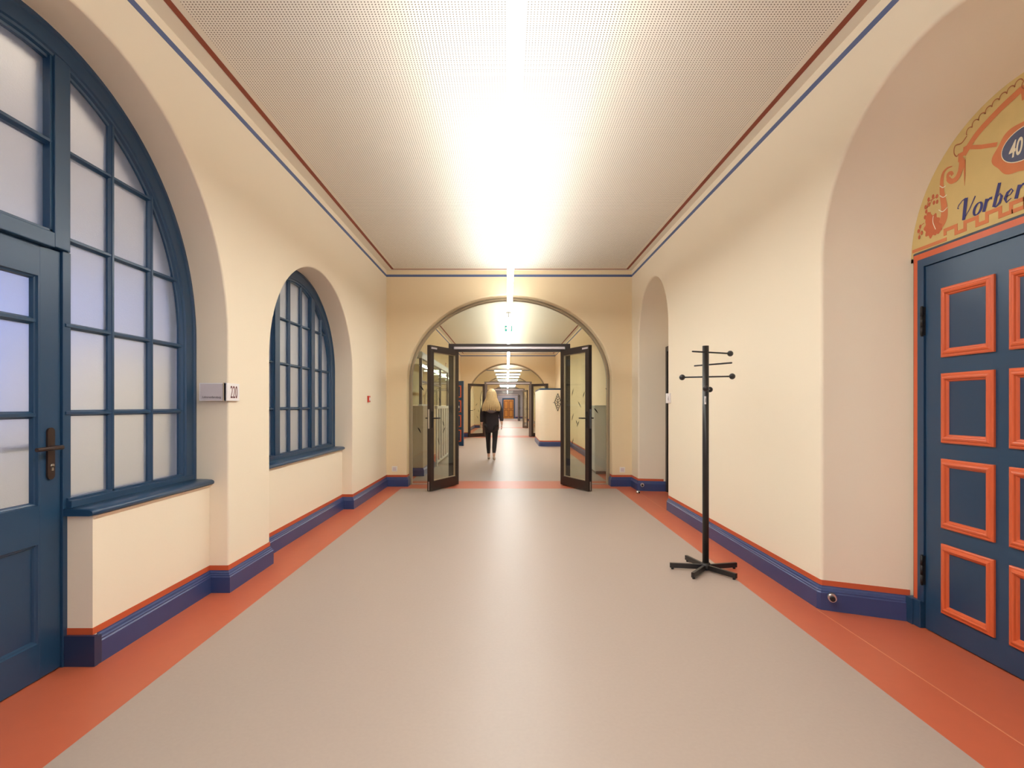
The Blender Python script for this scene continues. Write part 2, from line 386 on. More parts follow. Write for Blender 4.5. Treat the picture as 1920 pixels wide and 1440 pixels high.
for (a, b), wd in zip(segs, words):
    if wd == 'second':
        baseboard('baseboard_left', [(XL, 15.0), (XL, b), (JX0, b), (JX0, b+.2)], -1, 'navy baseboard on the left beyond the white railing')
        baseboard('baseboard_right', [(XR, a), (XR, 16.38)], 1, 'navy baseboard on the right beyond the first arch')
        baseboard('baseboard_right', [(XR, 19.05), (XR, b), (JX1, b), (JX1, b+.2)], 1, 'navy baseboard behind the rounded cream enclosure')
    else:
        baseboard('baseboard_left', [(XL, a), (XL, b), (JX0, b)] if wd != 'last' else [(XL, a), (XL, b), (-.55, b)], -1, f'navy baseboard on the left of the {wd} stretch')
        baseboard('baseboard_right', [(XR, a), (XR, b), (JX1, b)] if wd != 'last' else [(XR, a), (XR, b), (.78, b)], 1, f'navy baseboard on the right of the {wd} stretch')

# ---------------------------------------------------------------- left windows and glazed door
def frame_rings(A, base, prof):
    return [[Vector((x, u, v)) for u, v in A.grow(-e).out(base)] for e, x in prof]
FPROF = [(-.002, -2.20), (-.002, -2.088), (.016, -2.088), (.020, -2.096), (.030, -2.098), (.095, -2.098), (.100, -2.108), (.112, -2.110), (.118, -2.124), (.128, -2.128), (.130, -2.190), (.13, -2.20)]
def muntin_v(name, y, z0, z1, w, xf, parent, m=BLUE):
    pr = [(-w/2, -.045), (-w/2, -.018), (-w/2*.55, -.006), (-w/2*.4, 0), (w/2*.4, 0), (w/2*.55, -.006), (w/2, -.018), (w/2, -.045)]
    return MB().loft([[Vector((xf+d, y+u, z)) for u, d in pr] for z in (z0, z1)], closed=True, smooth=False, caps=True).build(name, m, parent)
def muntin_h(name, z, y0, y1, w, xf, parent, m=BLUE):
    pr = [(-w/2, -.045), (-w/2, -.018), (-w/2*.55, -.006), (-w/2*.4, 0), (w/2*.4, 0), (w/2*.55, -.006), (w/2, -.018), (w/2, -.045)]
    return MB().loft([[Vector((xf+d, y, z+u)) for u, d in pr] for y in (y0, y1)], closed=True, smooth=False, caps=True).build(name, m, parent)
def post(name, y0, y1, z0, z1, xf, parent, A=None):
    mb = MB(); mb.box(-2.20, xf, y0, y1, z0, z1, .004)
    for s_, yy in ((1, y0), (-1, y1)): mb.box(-2.17, xf-.012, min(yy, yy-s_*.014), max(yy, yy-s_*.014), z0, z1)
    return mb.build(name, BLUE, parent)
def pane(A, y0, y1, z0, z1, x, parent, e=0):
    N = 14; pts = []
    for i in range(N+1):
        y = y0+(y1-y0)*i/N; t = min(z1, A.top(y)-e)
        if t > z0+.01: pts.append((y, t))
    if len(pts) < 2: return None
    poly = [(pts[0][0], z0)]+pts+[(pts[-1][0], z0)]
    return MB().prism(poly, lambda s, z, d: Vector((x-d, s, z)), 0, .006).build('pane', FROST, parent)
def yclip(A, z):        # y range where the arch is above z
    if z <= A.zs: return A.c-A.a, A.c+A.a
    k = min(1, (z-A.zs)/A.b); h = A.a*math.sqrt(1-k*k); return A.c-h, A.c+h
ZB = .805
# window 1 (with the post and transom shared with the door)
w1 = tag(empty('window_1', (-2.12, 3.0, .755)), 'large arched window with frosted panes in petrol blue frame', 'window', kind='structure')
G1 = AL1.grow(-.125)
INV = lambda o: (o.location)
def rel(o, parent):       # geometry is in room coordinates: cancel the parent's offset
    o.matrix_parent_inverse = Matrix.Translation(parent.location).inverted(); return o
def R1(o): return rel(o, w1) if o else None
mb = MB(); rg = frame_rings(AL1, .755, FPROF); mb.loft(rg, smooth=False)
for r0, r1 in (): pass
mb.box(-2.20, -2.0955, 2.567, 3.575, .755, ZB-.012, .004); mb.box(-2.18, -2.112, 2.567, 3.582, ZB-.014, ZB)
mb.box(-2.20, -2.098, 1.116, 1.235, 0, .76)
R1(mb.build('window_frame', BLUE, w1))
vb = [2.860, 3.175]
R1(post('mullion', 2.48, 2.567, 1.99, G1.top(2.52)+.03, -2.102, w1)); R1(post('mullion', 1.56, 1.648, 1.99, G1.top(1.60)+.03, -2.102, w1))
R1(MB().box(-2.20, -2.122, 2.547, 2.594, 0, 1.99, .002).build('door_post', BLUE, w1)); R1(MB().box(-2.20, -2.112, 1.56, 1.648, 0, 1.99, .002).build('door_post', BLUE, w1))
R1(MB().box(-2.20, -2.102, 1.648, 2.48, 1.985, 2.055, .004).box(-2.17, -2.114, 1.648, 2.48, 2.05, 2.068).build('transom', BLUE, w1))
for y in vb: R1(muntin_v('muntin', y, ZB-.01, G1.top(y)+.02, .032, -2.112, w1))
zb = [1.215, 1.638, 2.054, 2.477]
for z in zb:
    y1 = min(3.475, yclip(G1, z)[1]+.01)
    R1(muntin_h('muntin', z, 2.56, y1, .030, -2.116, w1))
cols = [(2.562, vb[0]), (vb[0], vb[1]), (vb[1], 3.475)]
for a, b in cols:
    zz = [ZB-.01]+zb+[3.2]
    for z0, z1 in zip(zz[:-1], zz[1:]): R1(pane(G1, a, b, z0, z1, -2.140, w1, -.012))
# transom lights above the door and side light on its near side
R1(muntin_v('muntin', 2.07, 2.06, G1.top(2.07)+.02, .032, -2.112, w1))
for (a, b) in ((1.64, 2.07), (2.07, 2.485)):
    R1(muntin_h('muntin', 2.477, a, b, .034, -2.112, w1)); R1(pane(G1, a, b, 2.06, 2.477, -2.148, w1, -.01)); R1(pane(G1, a, b, 2.477, 3.2, -2.148, w1, -.01))
for z0, z1 in zip([.755, 1.215, 1.638, 2.054, 2.477], [1.215, 1.638, 2.054, 2.477, 3.2]):
    R1(pane(G1, 1.24, 1.565, z0, z1, -2.148, w1, -.01)); R1(muntin_h('muntin', z1 if z1 < 3 else 2.477, max(1.23, yclip(G1, min(z1, 2.477))[0]), 1.57, .03, -2.114, w1))
R1(MB().box(-2.19, -2.12, 1.2, 1.57, 0, .76).build('lower_panel', BLUEDK, w1))
def sill(y0, y1, parent, near_taper=False):
    pr = [(-2.14, .722), (-1.985, .722), (-1.972, .728), (-1.968, .738), (-1.972, .748), (-1.985, .755), (-2.02, .758), (-2.14, .760)]
    ys = [y0, y1]; rings = []
    for y, k in ((y0, 1), (y0+.028, 0), (y1-.012, 0), (y1, 1)):
        rings.append([Vector((x-(.012*k if x > -2.1 else 0), y, z-(.0 if z < .73 else .004*k))) for x, z in pr])
    return MB().loft(rings, closed=True, smooth=True, caps=True).build('window_sill', BLUE, parent)
R1(sill(2.548, 3.60, w1))
R1(MB().prism([(-2.0, .70), (-1.978, .722), (-2.0, .722)], lambda s, z, d: Vector((s, d, z)), 2.58, 3.58).build('sill_moulding', WALL, w1))
# window 2
w2 = tag(empty('window_2', (-2.12, 5.34, .755)), 'smaller arched window with frosted panes in petrol blue frame', 'window', kind='structure')
def R2(o): return rel(o, w2) if o else None
G2 = AL2.grow(-.125)
mb = MB(); mb.loft(frame_rings(AL2, .755, FPROF), smooth=False); mb.box(-2.20, -2.0955, AL2.c-AL2.a+.01, AL2.c+AL2.a-.01, .755, ZB-.012, .004)
mb.box(-2.18, -2.112, AL2.c-1.12, AL2.c+1.12, ZB-.014, ZB)
R2(mb.build('window_frame', BLUE, w2))
C2 = AL2.c; mull = [C2-.45, C2+.45]; bars = [C2-.735, C2-.15, C2+.15, C2+.735]
for y in mull: R2(post('mullion', y-.052, y+.052, ZB-.01, G2.top(y)+.03, -2.104, w2))
for y in bars: R2(muntin_v('muntin', y, ZB-.01, G2.top(y)+.02, .032, -2.112, w2))
zb2 = [1.223, 1.648, 2.073]
for z in zb2:
    a, b = yclip(G2, z); R2(muntin_h('muntin', z, max(a-.01, C2-1.01), min(b+.01, C2+1.01), .030, -2.116, w2))
ed = [C2-1.008]+sorted(mull+bars)+[C2+1.008]
for a, b in zip(ed[:-1], ed[1:]):
    zz = [ZB-.01]+zb2+[2.7]
    for z0, z1 in zip(zz[:-1], zz[1:]): R2(pane(G2, a, b, z0, z1, -2.140, w2, -.012))
R2(sill(4.2, 6.50, w2))
# glazed door 1
d1 = tag(empty('door_1', (-2.16, 1.652, 0)), 'petrol blue glazed door with frosted panes and bronze lever beside large window', 'door', kind='structure')
def D1(o): return rel(o, d1)
XF = -2.132; Y0d, Y1d, ZT = 1.650, 2.545, 1.983
gy0, gy1, gz0, gz1 = 1.765, 2.432, .788, 1.850
mb = MB()
mb.box(XF-.05, XF, Y0d, gy0, .006, ZT, .003); mb.box(XF-.05, XF, gy1, Y1d, .006, ZT, .003)
mb.box(XF-.05, XF, gy0, gy1, gz1, ZT); mb.box(XF-.05, XF, gy0, gy1, .628, gz0); mb.box(XF-.05, XF, gy0, gy1, .006, .160)
D1(mb.build('door_leaf', BLUE, d1))
def bead(y0, y1, z0, z1, xf, w=.02, dpt=.02, parent=None, name='bead', m=BLUE):
    pr = [(0, 0), (w*.35, 0), (w*.5, -dpt*.35), (w*.8, -dpt*.45), (w, -dpt)]
    rings = [[Vector((xf+d, y0+i, z0+i)), Vector((xf+d, y1-i, z0+i)), Vector((xf+d, y1-i, z1-i)), Vector((xf+d, y0+i, z1-i))] for i, d in pr]
    return MB().loft(rings, closed=True, smooth=False).build(name, m, parent)
D1(bead(gy0, gy1, gz0, gz1, XF, .022, .03, d1)); D1(bead(gy0, gy1, .160, .628, XF, .024, .02, d1))
D1(box('panel', BLUEDK, XF-.04, XF-.018, gy0, gy1, .160, .628, d1))
D1(muntin_v('muntin', 2.0985, gz0, gz1, .034, XF-.008, d1))
for z in (1.208, 1.637): D1(muntin_h('muntin', z, gy0+.01, gy1-.008, .034, XF-.008, d1))
for a, b in ((gy0, 2.0985), (2.0985, gy1)):
    for z0, z1 in ((gz0, 1.208), (1.208, 1.637), (1.637, gz1)):
        D1(MB().box(XF-.036, XF-.030, a, b, z0, z1).build('pane', FROST, d1))
def rounded_plate(w, h, n=8):
    pts = []
    for k in range(n+1): a = math.pi*k/n; pts.append((math.cos(a)*w/2, h/2-w/2+math.sin(a)*w/2))
    for k in range(n+1): a = math.pi+math.pi*k/n; pts.append((math.cos(a)*w/2, -h/2+w/2+math.sin(a)*w/2))
    return pts
hy, hz = 2.485, 1.02
hd = D1(MB().prism([(hy+u, 1.028+v) for u, v in rounded_plate(.040, .242)], lambda s, z, d: Vector((XF+d, s, z)), 0, .009).build('door_handle', BROWNM, d1))
mb = MB(); mb.tube((XF, hy, 1.056), (XF+.05, hy, 1.056), .010); mb.tube((XF+.05, hy+.012, 1.056), (XF+.05, hy-.125, 1.054), .0105, .009)
mb.tube((XF-.05, hy, 1.056), (XF-.10, hy, 1.056), .010); mb.tube((XF-.10, hy+.012, 1.056), (XF-.10, hy-.135, 1.054), .012, .010)
mb.build('lever', BROWNM, hd)
mb = MB(); mb.tube((XF+.006, hy+.003, .972), (XF+.013, hy+.003, .972), .009); mb.box(XF+.006, XF+.013, hy-.002, hy+.008, .948, .970); mb.build('lock_cylinder', STEEL, hd)

# ---------------------------------------------------------------- right panelled door 2 with painted tympanum
XD = XR+.43                       # 2.365
XDf = 2.352
d2 = tag(empty('door_2', (XDf, 2.42, 0)), 'petrol blue door with raised orange panel mouldings under a painted lunette', 'door', kind='structure')
def D2(o): return rel(o, d2)
LY0, LY1 = 2.045, 2.984
D2(box('door_leaf', BLUE, XDf-.012, XDf+.03, LY0, LY1, .006, 2.028, d2, .003))
D2(box('fixed_leaf', BLUE, XDf-.012, XDf+.03, 1.858, LY0-.005, .006, 2.028, d2, .003))
mb = MB()
mb.box(XDf-.02, XD+.01, LY1+.003, 3.032, .15, 2.075); mb.box(XDf-.02, XD+.01, 1.808, 1.855, .15, 2.075); mb.box(XDf-.02, XD+.01, 1.855, LY1+.003, 2.031, 2.075)
D2(mb.build('door_frame', BLUE, d2))
mb = MB(); mb.box(XDf-.012, XD+.01, 3.032, 3.070, .15, 2.110); mb.box(XDf-.012, XD+.01, 1.770, 1.808, .15, 2.110); mb.box(XDf-.012, XD+.01, 1.808, 3.032, 2.075, 2.110)
D2(mb.build('architrave', ORANGE, d2))
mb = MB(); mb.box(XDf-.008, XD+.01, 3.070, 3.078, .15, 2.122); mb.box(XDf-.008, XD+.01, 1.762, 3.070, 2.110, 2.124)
D2(mb.build('dark_line', DKLINE, d2))  # thin dark slate line round the outside of the architrave
for y0, y1 in ((3.00, 3.100), (1.742, 1.842)):
    D2(MB().box(XDf-.030, XD+.01, y0, y1, 0, .150, .003).box(XDf-.036, XD, y0+.05 if y0 > 2 else y0, y1 if y0 > 2 else y1-.05, .0, .148, .002).build('plinth_block', BLUE, d2))
def moulding(y0, y1, z0, z1, parent):
    w = .050
    pr = [(0, 0), (0, .010), (.006, .014), (.014, .014), (.018, .019), (.026, .022), (.033, .019), (.036, .011), (.042, .009), (.045, .004), (w, -.002)]
    X0 = XDf-.012
    rings = [[Vector((X0-d, y0+i, z0+i)), Vector((X0-d, y1-i, z0+i)), Vector((X0-d, y1-i, z1-i)), Vector((X0-d, y0+i, z1-i))] for i, d in pr]
    return MB().loft(rings, closed=True, smooth=False).build('panel_moulding', ORANGE, parent)
for y1 in (2.866, 2.477):
    for zt in (1.882, 1.424, .967, .511):
        y0 = y1-.312; D2(moulding(y0, y1, zt-.372, zt, d2)); D2(box('panel', BLUEDK, XDf-.0145, XDf-.010, y0+.046, y1-.046, zt-.326, zt-.046, d2))
for z0, z1 in ((1.640, 1.808), (.245, .415)):
    mb = MB(); k = (z1-z0-.01)/3
    for j in range(3): mb.tube((XDf-.026, 2.992, z0+.005+j*k+.001), (XDf-.026, 2.992, z0+.005+(j+1)*k-.002), .0085, n=12)
    mb.tube((XDf-.026, 2.992, z0), (XDf-.026, 2.992, z1), .006, n=10); mb.box(XDf-.022, XDf-.010, 2.984, 3.000, z0+.004, z1-.004)
    D2(mb.build('hinge', BLACKD, d2))
# lever handle on the far (near-camera) stile
mb = MB().prism([(2.09+u, 1.03+v) for u, v in rounded_plate(.04, .24)], lambda s, z, d: Vector((XDf-.012-d, s, z)), 0, .008)
h2 = D2(mb.build('door_handle', BROWNM, d2))
mb = MB(); mb.tube((XDf-.012, 2.09, 1.06), (XDf-.062, 2.09, 1.06), .010); mb.tube((XDf-.06, 2.08, 1.06), (XDf-.06, 2.215, 1.058), .0105, .009); mb.build('lever', BROWNM, h2)
# painted tympanum
poly = [(u, v) for u, v in AR1i.grow(.03).out(2.10)]
ty = tag(MB().prism(poly, lambda s, z, d: Vector((XDf+d, s, z)), 0, .02).build('wall_lunette', YEL), 'ochre arched wall painting over the panelled door', 'wall painting', kind='structure')
mapT = lambda s, z, d: Vector((XDf-d, s, z))
TC = 2.42
_lay = [0]
def P(zx, zy):                       # point on the lunette plane read off the photograph
    px, py = 1520+zx/3, zy/3; u = px-951; Y = XDf*1000/u; return (Y, HC+(761-py)*Y/1000)
def stroke(mb, pts, widths, d=.0012, mirror=True):
    if not isinstance(widths, (list, tuple)): widths = [widths]*len(pts)
    V = [Vector(p) for p in pts]; L, Rr = [], []
    for i, p in enumerate(V):
        t = (V[min(i+1, len(V)-1)]-V[max(i-1, 0)]).normalized(); nn = Vector((-t.y, t.x))*widths[i]/2
        L.append(p+nn); Rr.append(p-nn)
    for sgn in ((1, -1) if mirror else (1,)):
        f = (lambda p: p[0]) if sgn == 1 else (lambda p: 2*TC-p[0])
        if sgn == -1: d = d*1.15+.0001
        for i in range(len(V)-1):
            mb.face([mapT(f(L[i]), L[i][1], d), mapT(f(L[i+1]), L[i+1][1], d), mapT(f(Rr[i+1]), Rr[i+1][1], d), mapT(f(Rr[i]), Rr[i][1], d)])
def disc(mb, c, rx, ry, d=.0013, n=20, mirror=True, wob=0, k=8):
    for sgn in ((1, -1) if mirror else (1,)):
        pts = []
        for i in range(n):
            a = 2*math.pi*i/n; rr = 1+wob*math.cos(k*a)
            y = c[0]+rx*rr*math.cos(a); z = c[1]+ry*rr*math.sin(a)
            pts.append(mapT(y if sgn == 1 else 2*TC-y, z, d))
        mb.face(pts)
def smooth_path(pts, n=6):
    out = []
    for i in range(len(pts)-1):
        p0, p1, p2, p3 = [Vector(pts[max(0, min(len(pts)-1, j))]) for j in (i-1, i, i+1, i+2)]
        for k in range(n):
            t = k/n; out.append(.5*((2*p1)+(-p0+p2)*t+(2*p0-5*p1+4*p2-p3)*t*t+(-p0+3*p1-3*p2+p3)*t**3))
    return out+[Vector(pts[-1])]
# arc band
mb = MB()
band = smooth_path([P(*p) for p in ((862, 870), (905, 800), (950, 738), (1010, 672), (1080, 600), (1140, 545), (1196, 500))]+[(TC, HC+1.395)])
stroke(mb, band, .032); mb.build('painted_arch_band', TERRA, ty, fix=False)
mb = MB(); sc = smooth_path([P(*p) for p in ((880, 760), (925, 700), (985, 640), (1050, 575), (1115, 520), (1165, 478), (1196, 458))]+[(TC, HC+1.442)], 4)
Ls = [0]
for i in range(1, len(sc)): Ls.append(Ls[-1]+(sc[i]-sc[i-1]).length)
def at_len(s_):
    for i in range(1, len(sc)):
        if Ls[i] >= s_: t = (s_-Ls[i-1])/(Ls[i]-Ls[i-1]); return sc[i-1].lerp(sc[i], t), (sc[i]-sc[i-1]).normalized()
    return sc[-1], (sc[-1]-sc[-2]).normalized()
ns = 9
for k in range(ns):
    c, t = at_len(Ls[-1]*(k+.5)/ns); r = Ls[-1]/ns/2; nrm = Vector((-t.y, t.x))
    if nrm.y < 0: nrm = -nrm
    stroke(mb, [c+t*r*math.cos(a)*-1+nrm*r*1.0*math.sin(a) for a in [math.pi*j/8 for j in range(9)]], .005, .0015)
stroke(mb, smooth_path([P(*p) for p in ((880, 765), (850, 805), (815, 820), (808, 860), (822, 880), (835, 865))]), .006, .0015)
mb.build('painted_scallops', TERRD, ty, fix=False)
mb = MB()
stroke(mb, [P(900, 828), P(960, 826), P(1050, 812)], .020, .0014)
stroke(mb, [P(905, 815), P(868, 838), P(868, 862), P(845, 872), P(846, 905)], [.02, .03, .034, .036, .034], .0016)
stroke(mb, smooth_path([P(*p) for p in ((852, 895), (846, 950), (825, 1000), (795, 1020), (775, 1005), (775, 980), (792, 972), (800, 985))]), [.032]*7+[.030]*8+[.026]*10+[.018]*18, .0018)
stroke(mb, [P(866, 900), P(868, 970), P(867, 1045)], [.014, .010, .002], .0014)
mb.build('painted_bracket', TERRA, ty, fix=False)
mb = MB()
stroke(mb, smooth_path([P(*p) for p in ((798, 935), (768, 948), (745, 980), (738, 1040), (742, 1100), (752, 1160), (752, 1215), (735, 1255), (705, 1275))]),
       [.004+.0012*i for i in range(49)], .0014)
mb.build('painted_horn', TERRA, ty, fix=False)
mb = MB(); c = P(683, 1270); disc(mb, c, .052, .062, .0016, 48, wob=.13, k=9); disc(mb, P(665, 1225), .022, .03, .0017, 24, wob=.1, k=6); disc(mb, P(715, 1285), .032, .03, .0017, 24, wob=.1, k=7)
mb.build('painted_rosette', mat('terracotta_rosette_paint', (196, 104, 64), .75, var=.15, vscale=30), ty, fix=False)
mb = MB()
for seg in (((728, 1045), (745, 1055), (762, 1045)), ((728, 1100), (748, 1110), (768, 1095)), ((722, 1180), (745, 1190), (772, 1165)), ((692, 1215), (690, 1250), (705, 1290))):
    stroke(mb, smooth_path([P(*p) for p in seg]), .005, .0024)
mb.build('painted_highlights', CREAMP, ty, fix=False)
mb = MB()
for seg in (((715, 1100), (690, 1120), (660, 1140), (655, 1200)), ((640, 1255), (620, 1275), (612, 1330)), ((655, 1170), (672, 1150), (690, 1110))):
    stroke(mb, smooth_path([P(*p) for p in seg]), .004, .0014)
for b_ in ((690, 1105), (712, 1104), (665, 1122), (648, 1165), (668, 1150), (695, 1140), (713, 1135), (652, 1190), (645, 1222), (662, 1205), (618, 1275), (608, 1300), (626, 1310), (612, 1335)):
    disc(mb, P(*b_), .009, .012, .0016, 10)
mb.build('painted_berry_sprays', mat('berry_mural_paint', (190, 96, 60), .75), ty, fix=False)
mb = MB(); zl, zh = HC+.905, HC+.943; pts = [(3.085, zl-.012), (2.864, zl)]
y = 2.864
while y > TC+.05:
    pts += [(y, zh), (y-.07, zh), (y-.07, zl), (y-.125, zl)]; y -= .125
wv = .0095
for p_, q_ in zip(pts[:-1], pts[1:]):
    vert = abs(p_[0]-q_[0]) < 1e-6
    a0, a1, b0, b1 = min(p_[0], q_[0])-wv, max(p_[0], q_[0])+wv, min(p_[1], q_[1])-wv, max(p_[1], q_[1])+wv
    if vert: b0 += 2*wv; b1 -= 2*wv
    if abs(p_[1]-q_[1]) < .02 and not vert: b0, b1 = p_[1]-wv, p_[1]+wv
    for f in ((lambda v: v), (lambda v: 2*TC-v)):
        ya, yb = sorted((max(f(a0), 1.78), max(1.78, f(a1)))); mb.prism([(ya, b0), (yb, b0), (yb, b1), (ya, b1)], mapT, 0, .0014)
mb.build('painted_meander', TERRA, ty)
cz = HC+1.188
mb = MB(); disc(mb, (TC, cz), .160, .112, .0020, 64, False, .05, 6); disc(mb, (TC, cz-.075), .085, .040, .0021, 40, False, .06, 8)
med = mb.build('painted_medallion', TERRA, ty, fix=False)
mb = MB(); disc(mb, (TC, cz+.008), .117, .078, .0024, 40, False); mb.build('painted_medallion_rim', CREAMP, ty, fix=False)
mb = MB(); disc(mb, (TC, cz+.008), .113, .074, .0028, 40, False); mb.build('painted_oval', MBLUE, ty, fix=False)
o = text('painted_number', '40', .105, frameM((XDf-.003, 2.500, cz-.032), '-X'), CREAMP, ty, .62, .0004, .25, .002)
# calligraphic lettering built from pen strokes (units: x-height 1)
def ring(cx, cy, rx, ry, th=.22, tn=.07, a0=90, a1=450):
    pts, ws = [], []
    for k in range(25):
        a = R(a0+(a1-a0)*k/24); pts.append((cx+rx*math.cos(a), cy+ry*math.sin(a))); ws.append(tn+(th-tn)*abs(math.cos(a)))
    return pts, ws
GL = {'V': (1.15, [([(.12, 1.95), (.40, 0)], [.32, .26]), ([(.38, 0), (.75, .75), (1.05, 1.75)], [.08, .07, .10]), ([(.14, 1.93), (-.2, 1.85), (-.5, 1.55), (-.52, 1.3), (-.38, 1.25)], [.10, .07, .07, .07, .10])]),
      'o': (.9, [ring(.45, .5, .33, .5)]), 'r': (.85, [([(.22, 1.05), (.22, 0)], [.25, .25]), ([(.26, .60), (.48, .98), (.72, .92)], [.06, .12, .2])]),
      'b': (.95, [([(.22, 1.95), (.22, .08)], [.25, .25]), ([(.22, .1), (.42, 0), (.68, .25), (.72, .7), (.52, 1.0), (.24, .72)], [.08, .08, .2, .2, .08, .06])]),
      'e': (.88, [([(.16, .48), (.50, .56), (.66, .78), (.48, 1.0), (.22, .8), (.14, .4), (.34, .02), (.68, .22)], [.06, .06, .12, .08, .2, .24, .1, .06])]),
      'i': (.5, [([(.22, 1), (.22, 0)], [.25, .25]), ([(.3, 1.3), (.36, 1.45)], [.2, .2])]),
      't': (.62, [([(.22, 1.55), (.22, .12), (.42, 0)], [.22, .24, .06]), ([(0, 1), (.5, 1)], [.09, .09])]),
      'u': (.9, [([(.18, 1), (.18, .2), (.34, 0), (.6, .3)], [.25, .24, .1, .06]), ([(.66, 1), (.66, 0)], [.25, .25])]),
      'n': (.9, [([(.18, 1), (.18, 0)], [.25, .25]), ([(.22, .6), (.46, 1), (.66, .8), (.66, 0)], [.06, .1, .24, .25])]),
      'g': (.9, [ring(.42, .5, .32, .5), ([(.74, 1), (.74, -.3), (.45, -.65), (.1, -.5)], [.24, .22, .08, .08])])}
mb = MB(); x_ = .0; hx = .0555
for ch in 'Vorbereitung':
    adv, sts = GL[ch]
    for q3, (pts, ws) in enumerate(sts):
        stroke(mb, [(2.772-(x_+px_)*hx*1.12-.30*py_*hx, HC+.957+py_*hx) for px_, py_ in pts], [v*hx*1.3 for v in ws], .0016+.0003*q3, False)
    x_ += adv
mb.build('painted_lettering', MINK, ty, fix=False)

# door in the far right niche
d3 = tag(empty('door_3', (XDf, 7.12, 0)), 'dark blue door hidden in the far right arched niche', 'door', kind='structure')
rel(MB().box(XDf-.04, XD+.01, 7.72, 7.79, 0, 2.11, .003).box(XDf-.04, XD+.01, 6.45, 6.52, 0, 2.11, .003).box(XDf-.04, XD+.01, 6.52, 7.72, 2.04, 2.11).build('door_frame', BROWN, d3), d3)
rel(box('door_leaf', BLUE, XDf-.02, XDf+.01, 6.525, 7.715, .006, 2.035, d3, .003), d3)

# ---------------------------------------------------------------- glass partitions in the arches
def leaf(name, hinge, ang, mirror, label, handle_label=None, feathers=(), detail=True, group=None, wd=.80):
    root = tag(empty(name, (*hinge, 0), ang), label, 'door', group)
    s = -1 if mirror else 1; W, H, T = wd, 2.135, .055
    Mx = Matrix.Diagonal((1, s, 1, 1))
    mb = MB()
    for b in ((0, .085, 0, T, .012, H), (W-.095, W, 0, T, .012, H)): mb.box(b[0], b[1], -T/2, T/2, b[4], b[5], .004)
    mb.box(.085, W-.095, -T/2, T/2, H-.095, H); mb.box(.085, W-.095, -T/2, T/2, .012, .15)
    mb.build('leaf_frame', BROWN, root)
    g = MB().box(.08, W-.09, -.006, .006, .145, H-.09).build('glass', GLASS, root)
    mb = MB()
    for b in ((.085, .093, .15, H-.095), (W-.103, W-.095, .15, H-.095)): mb.box(b[0], b[1], -.014, .014, b[2], b[3])
    mb.box(.085, W-.095, -.014, .014, .15, .158); mb.box(.085, W-.095, -.014, .014, H-.103, H-.095)
    mb.build('glazing_bead', TAUPE, root)
    for sd in (1, -1):
        h = MB().box(W-.062, W-.030, min(sd*T/2, sd*(T/2+.009)), max(sd*T/2, sd*(T/2+.009)), .93, 1.17, .003).build('door_handle', BLACKD, root)
        m2 = MB(); yy = sd*(T/2+.05); m2.tube((W-.046, sd*T/2, 1.07), (W-.046, yy, 1.07), .009, n=10); m2.tube((W-.04, yy, 1.07), (W-.175, yy, 1.07), .010, n=10); m2.build('lever', BLACKD, h)
    if detail:
        MB().box(W, W+.003, -.012, .012, .92, 1.20, .001).build('lock_plate', STEEL, root)
        MB().box(W, W+.003, -.010, .010, .02, .15, .001).build('flush_bolt', STEEL, root)
        for z in (.25, 1.0, 1.85): MB().tube((-.008, 0, z-.05), (-.008, 0, z+.05), .011, n=12).build('hinge', BROWN, root)
        MB().box(W-.16, W-.02, -s*(T/2)-.012 if s > 0 else T/2, -s*(T/2) if s > 0 else T/2+.012, H-.055, H-.030, .002).build('closer_slide', RAIL, root)
    for fx, fz, an, L in feathers:
        pts = []
        for k in range(9): t = k/8; pts.append((L*(t-.5), .011*math.sin(math.pi*t**.8)))
        for k in range(7, 0, -1): t = k/8; pts.append((L*(t-.5), -.006*math.sin(math.pi*t)))
        c_, s_ = math.cos(an), math.sin(an)
        MB().prism([(fx+u*c_-v*s_, fz+u*s_+v*c_) for u, v in pts], lambda a, b, d: Vector((a, d, b)), .0062, .0075).build('feather_decal', BLACKD, g)
    return root
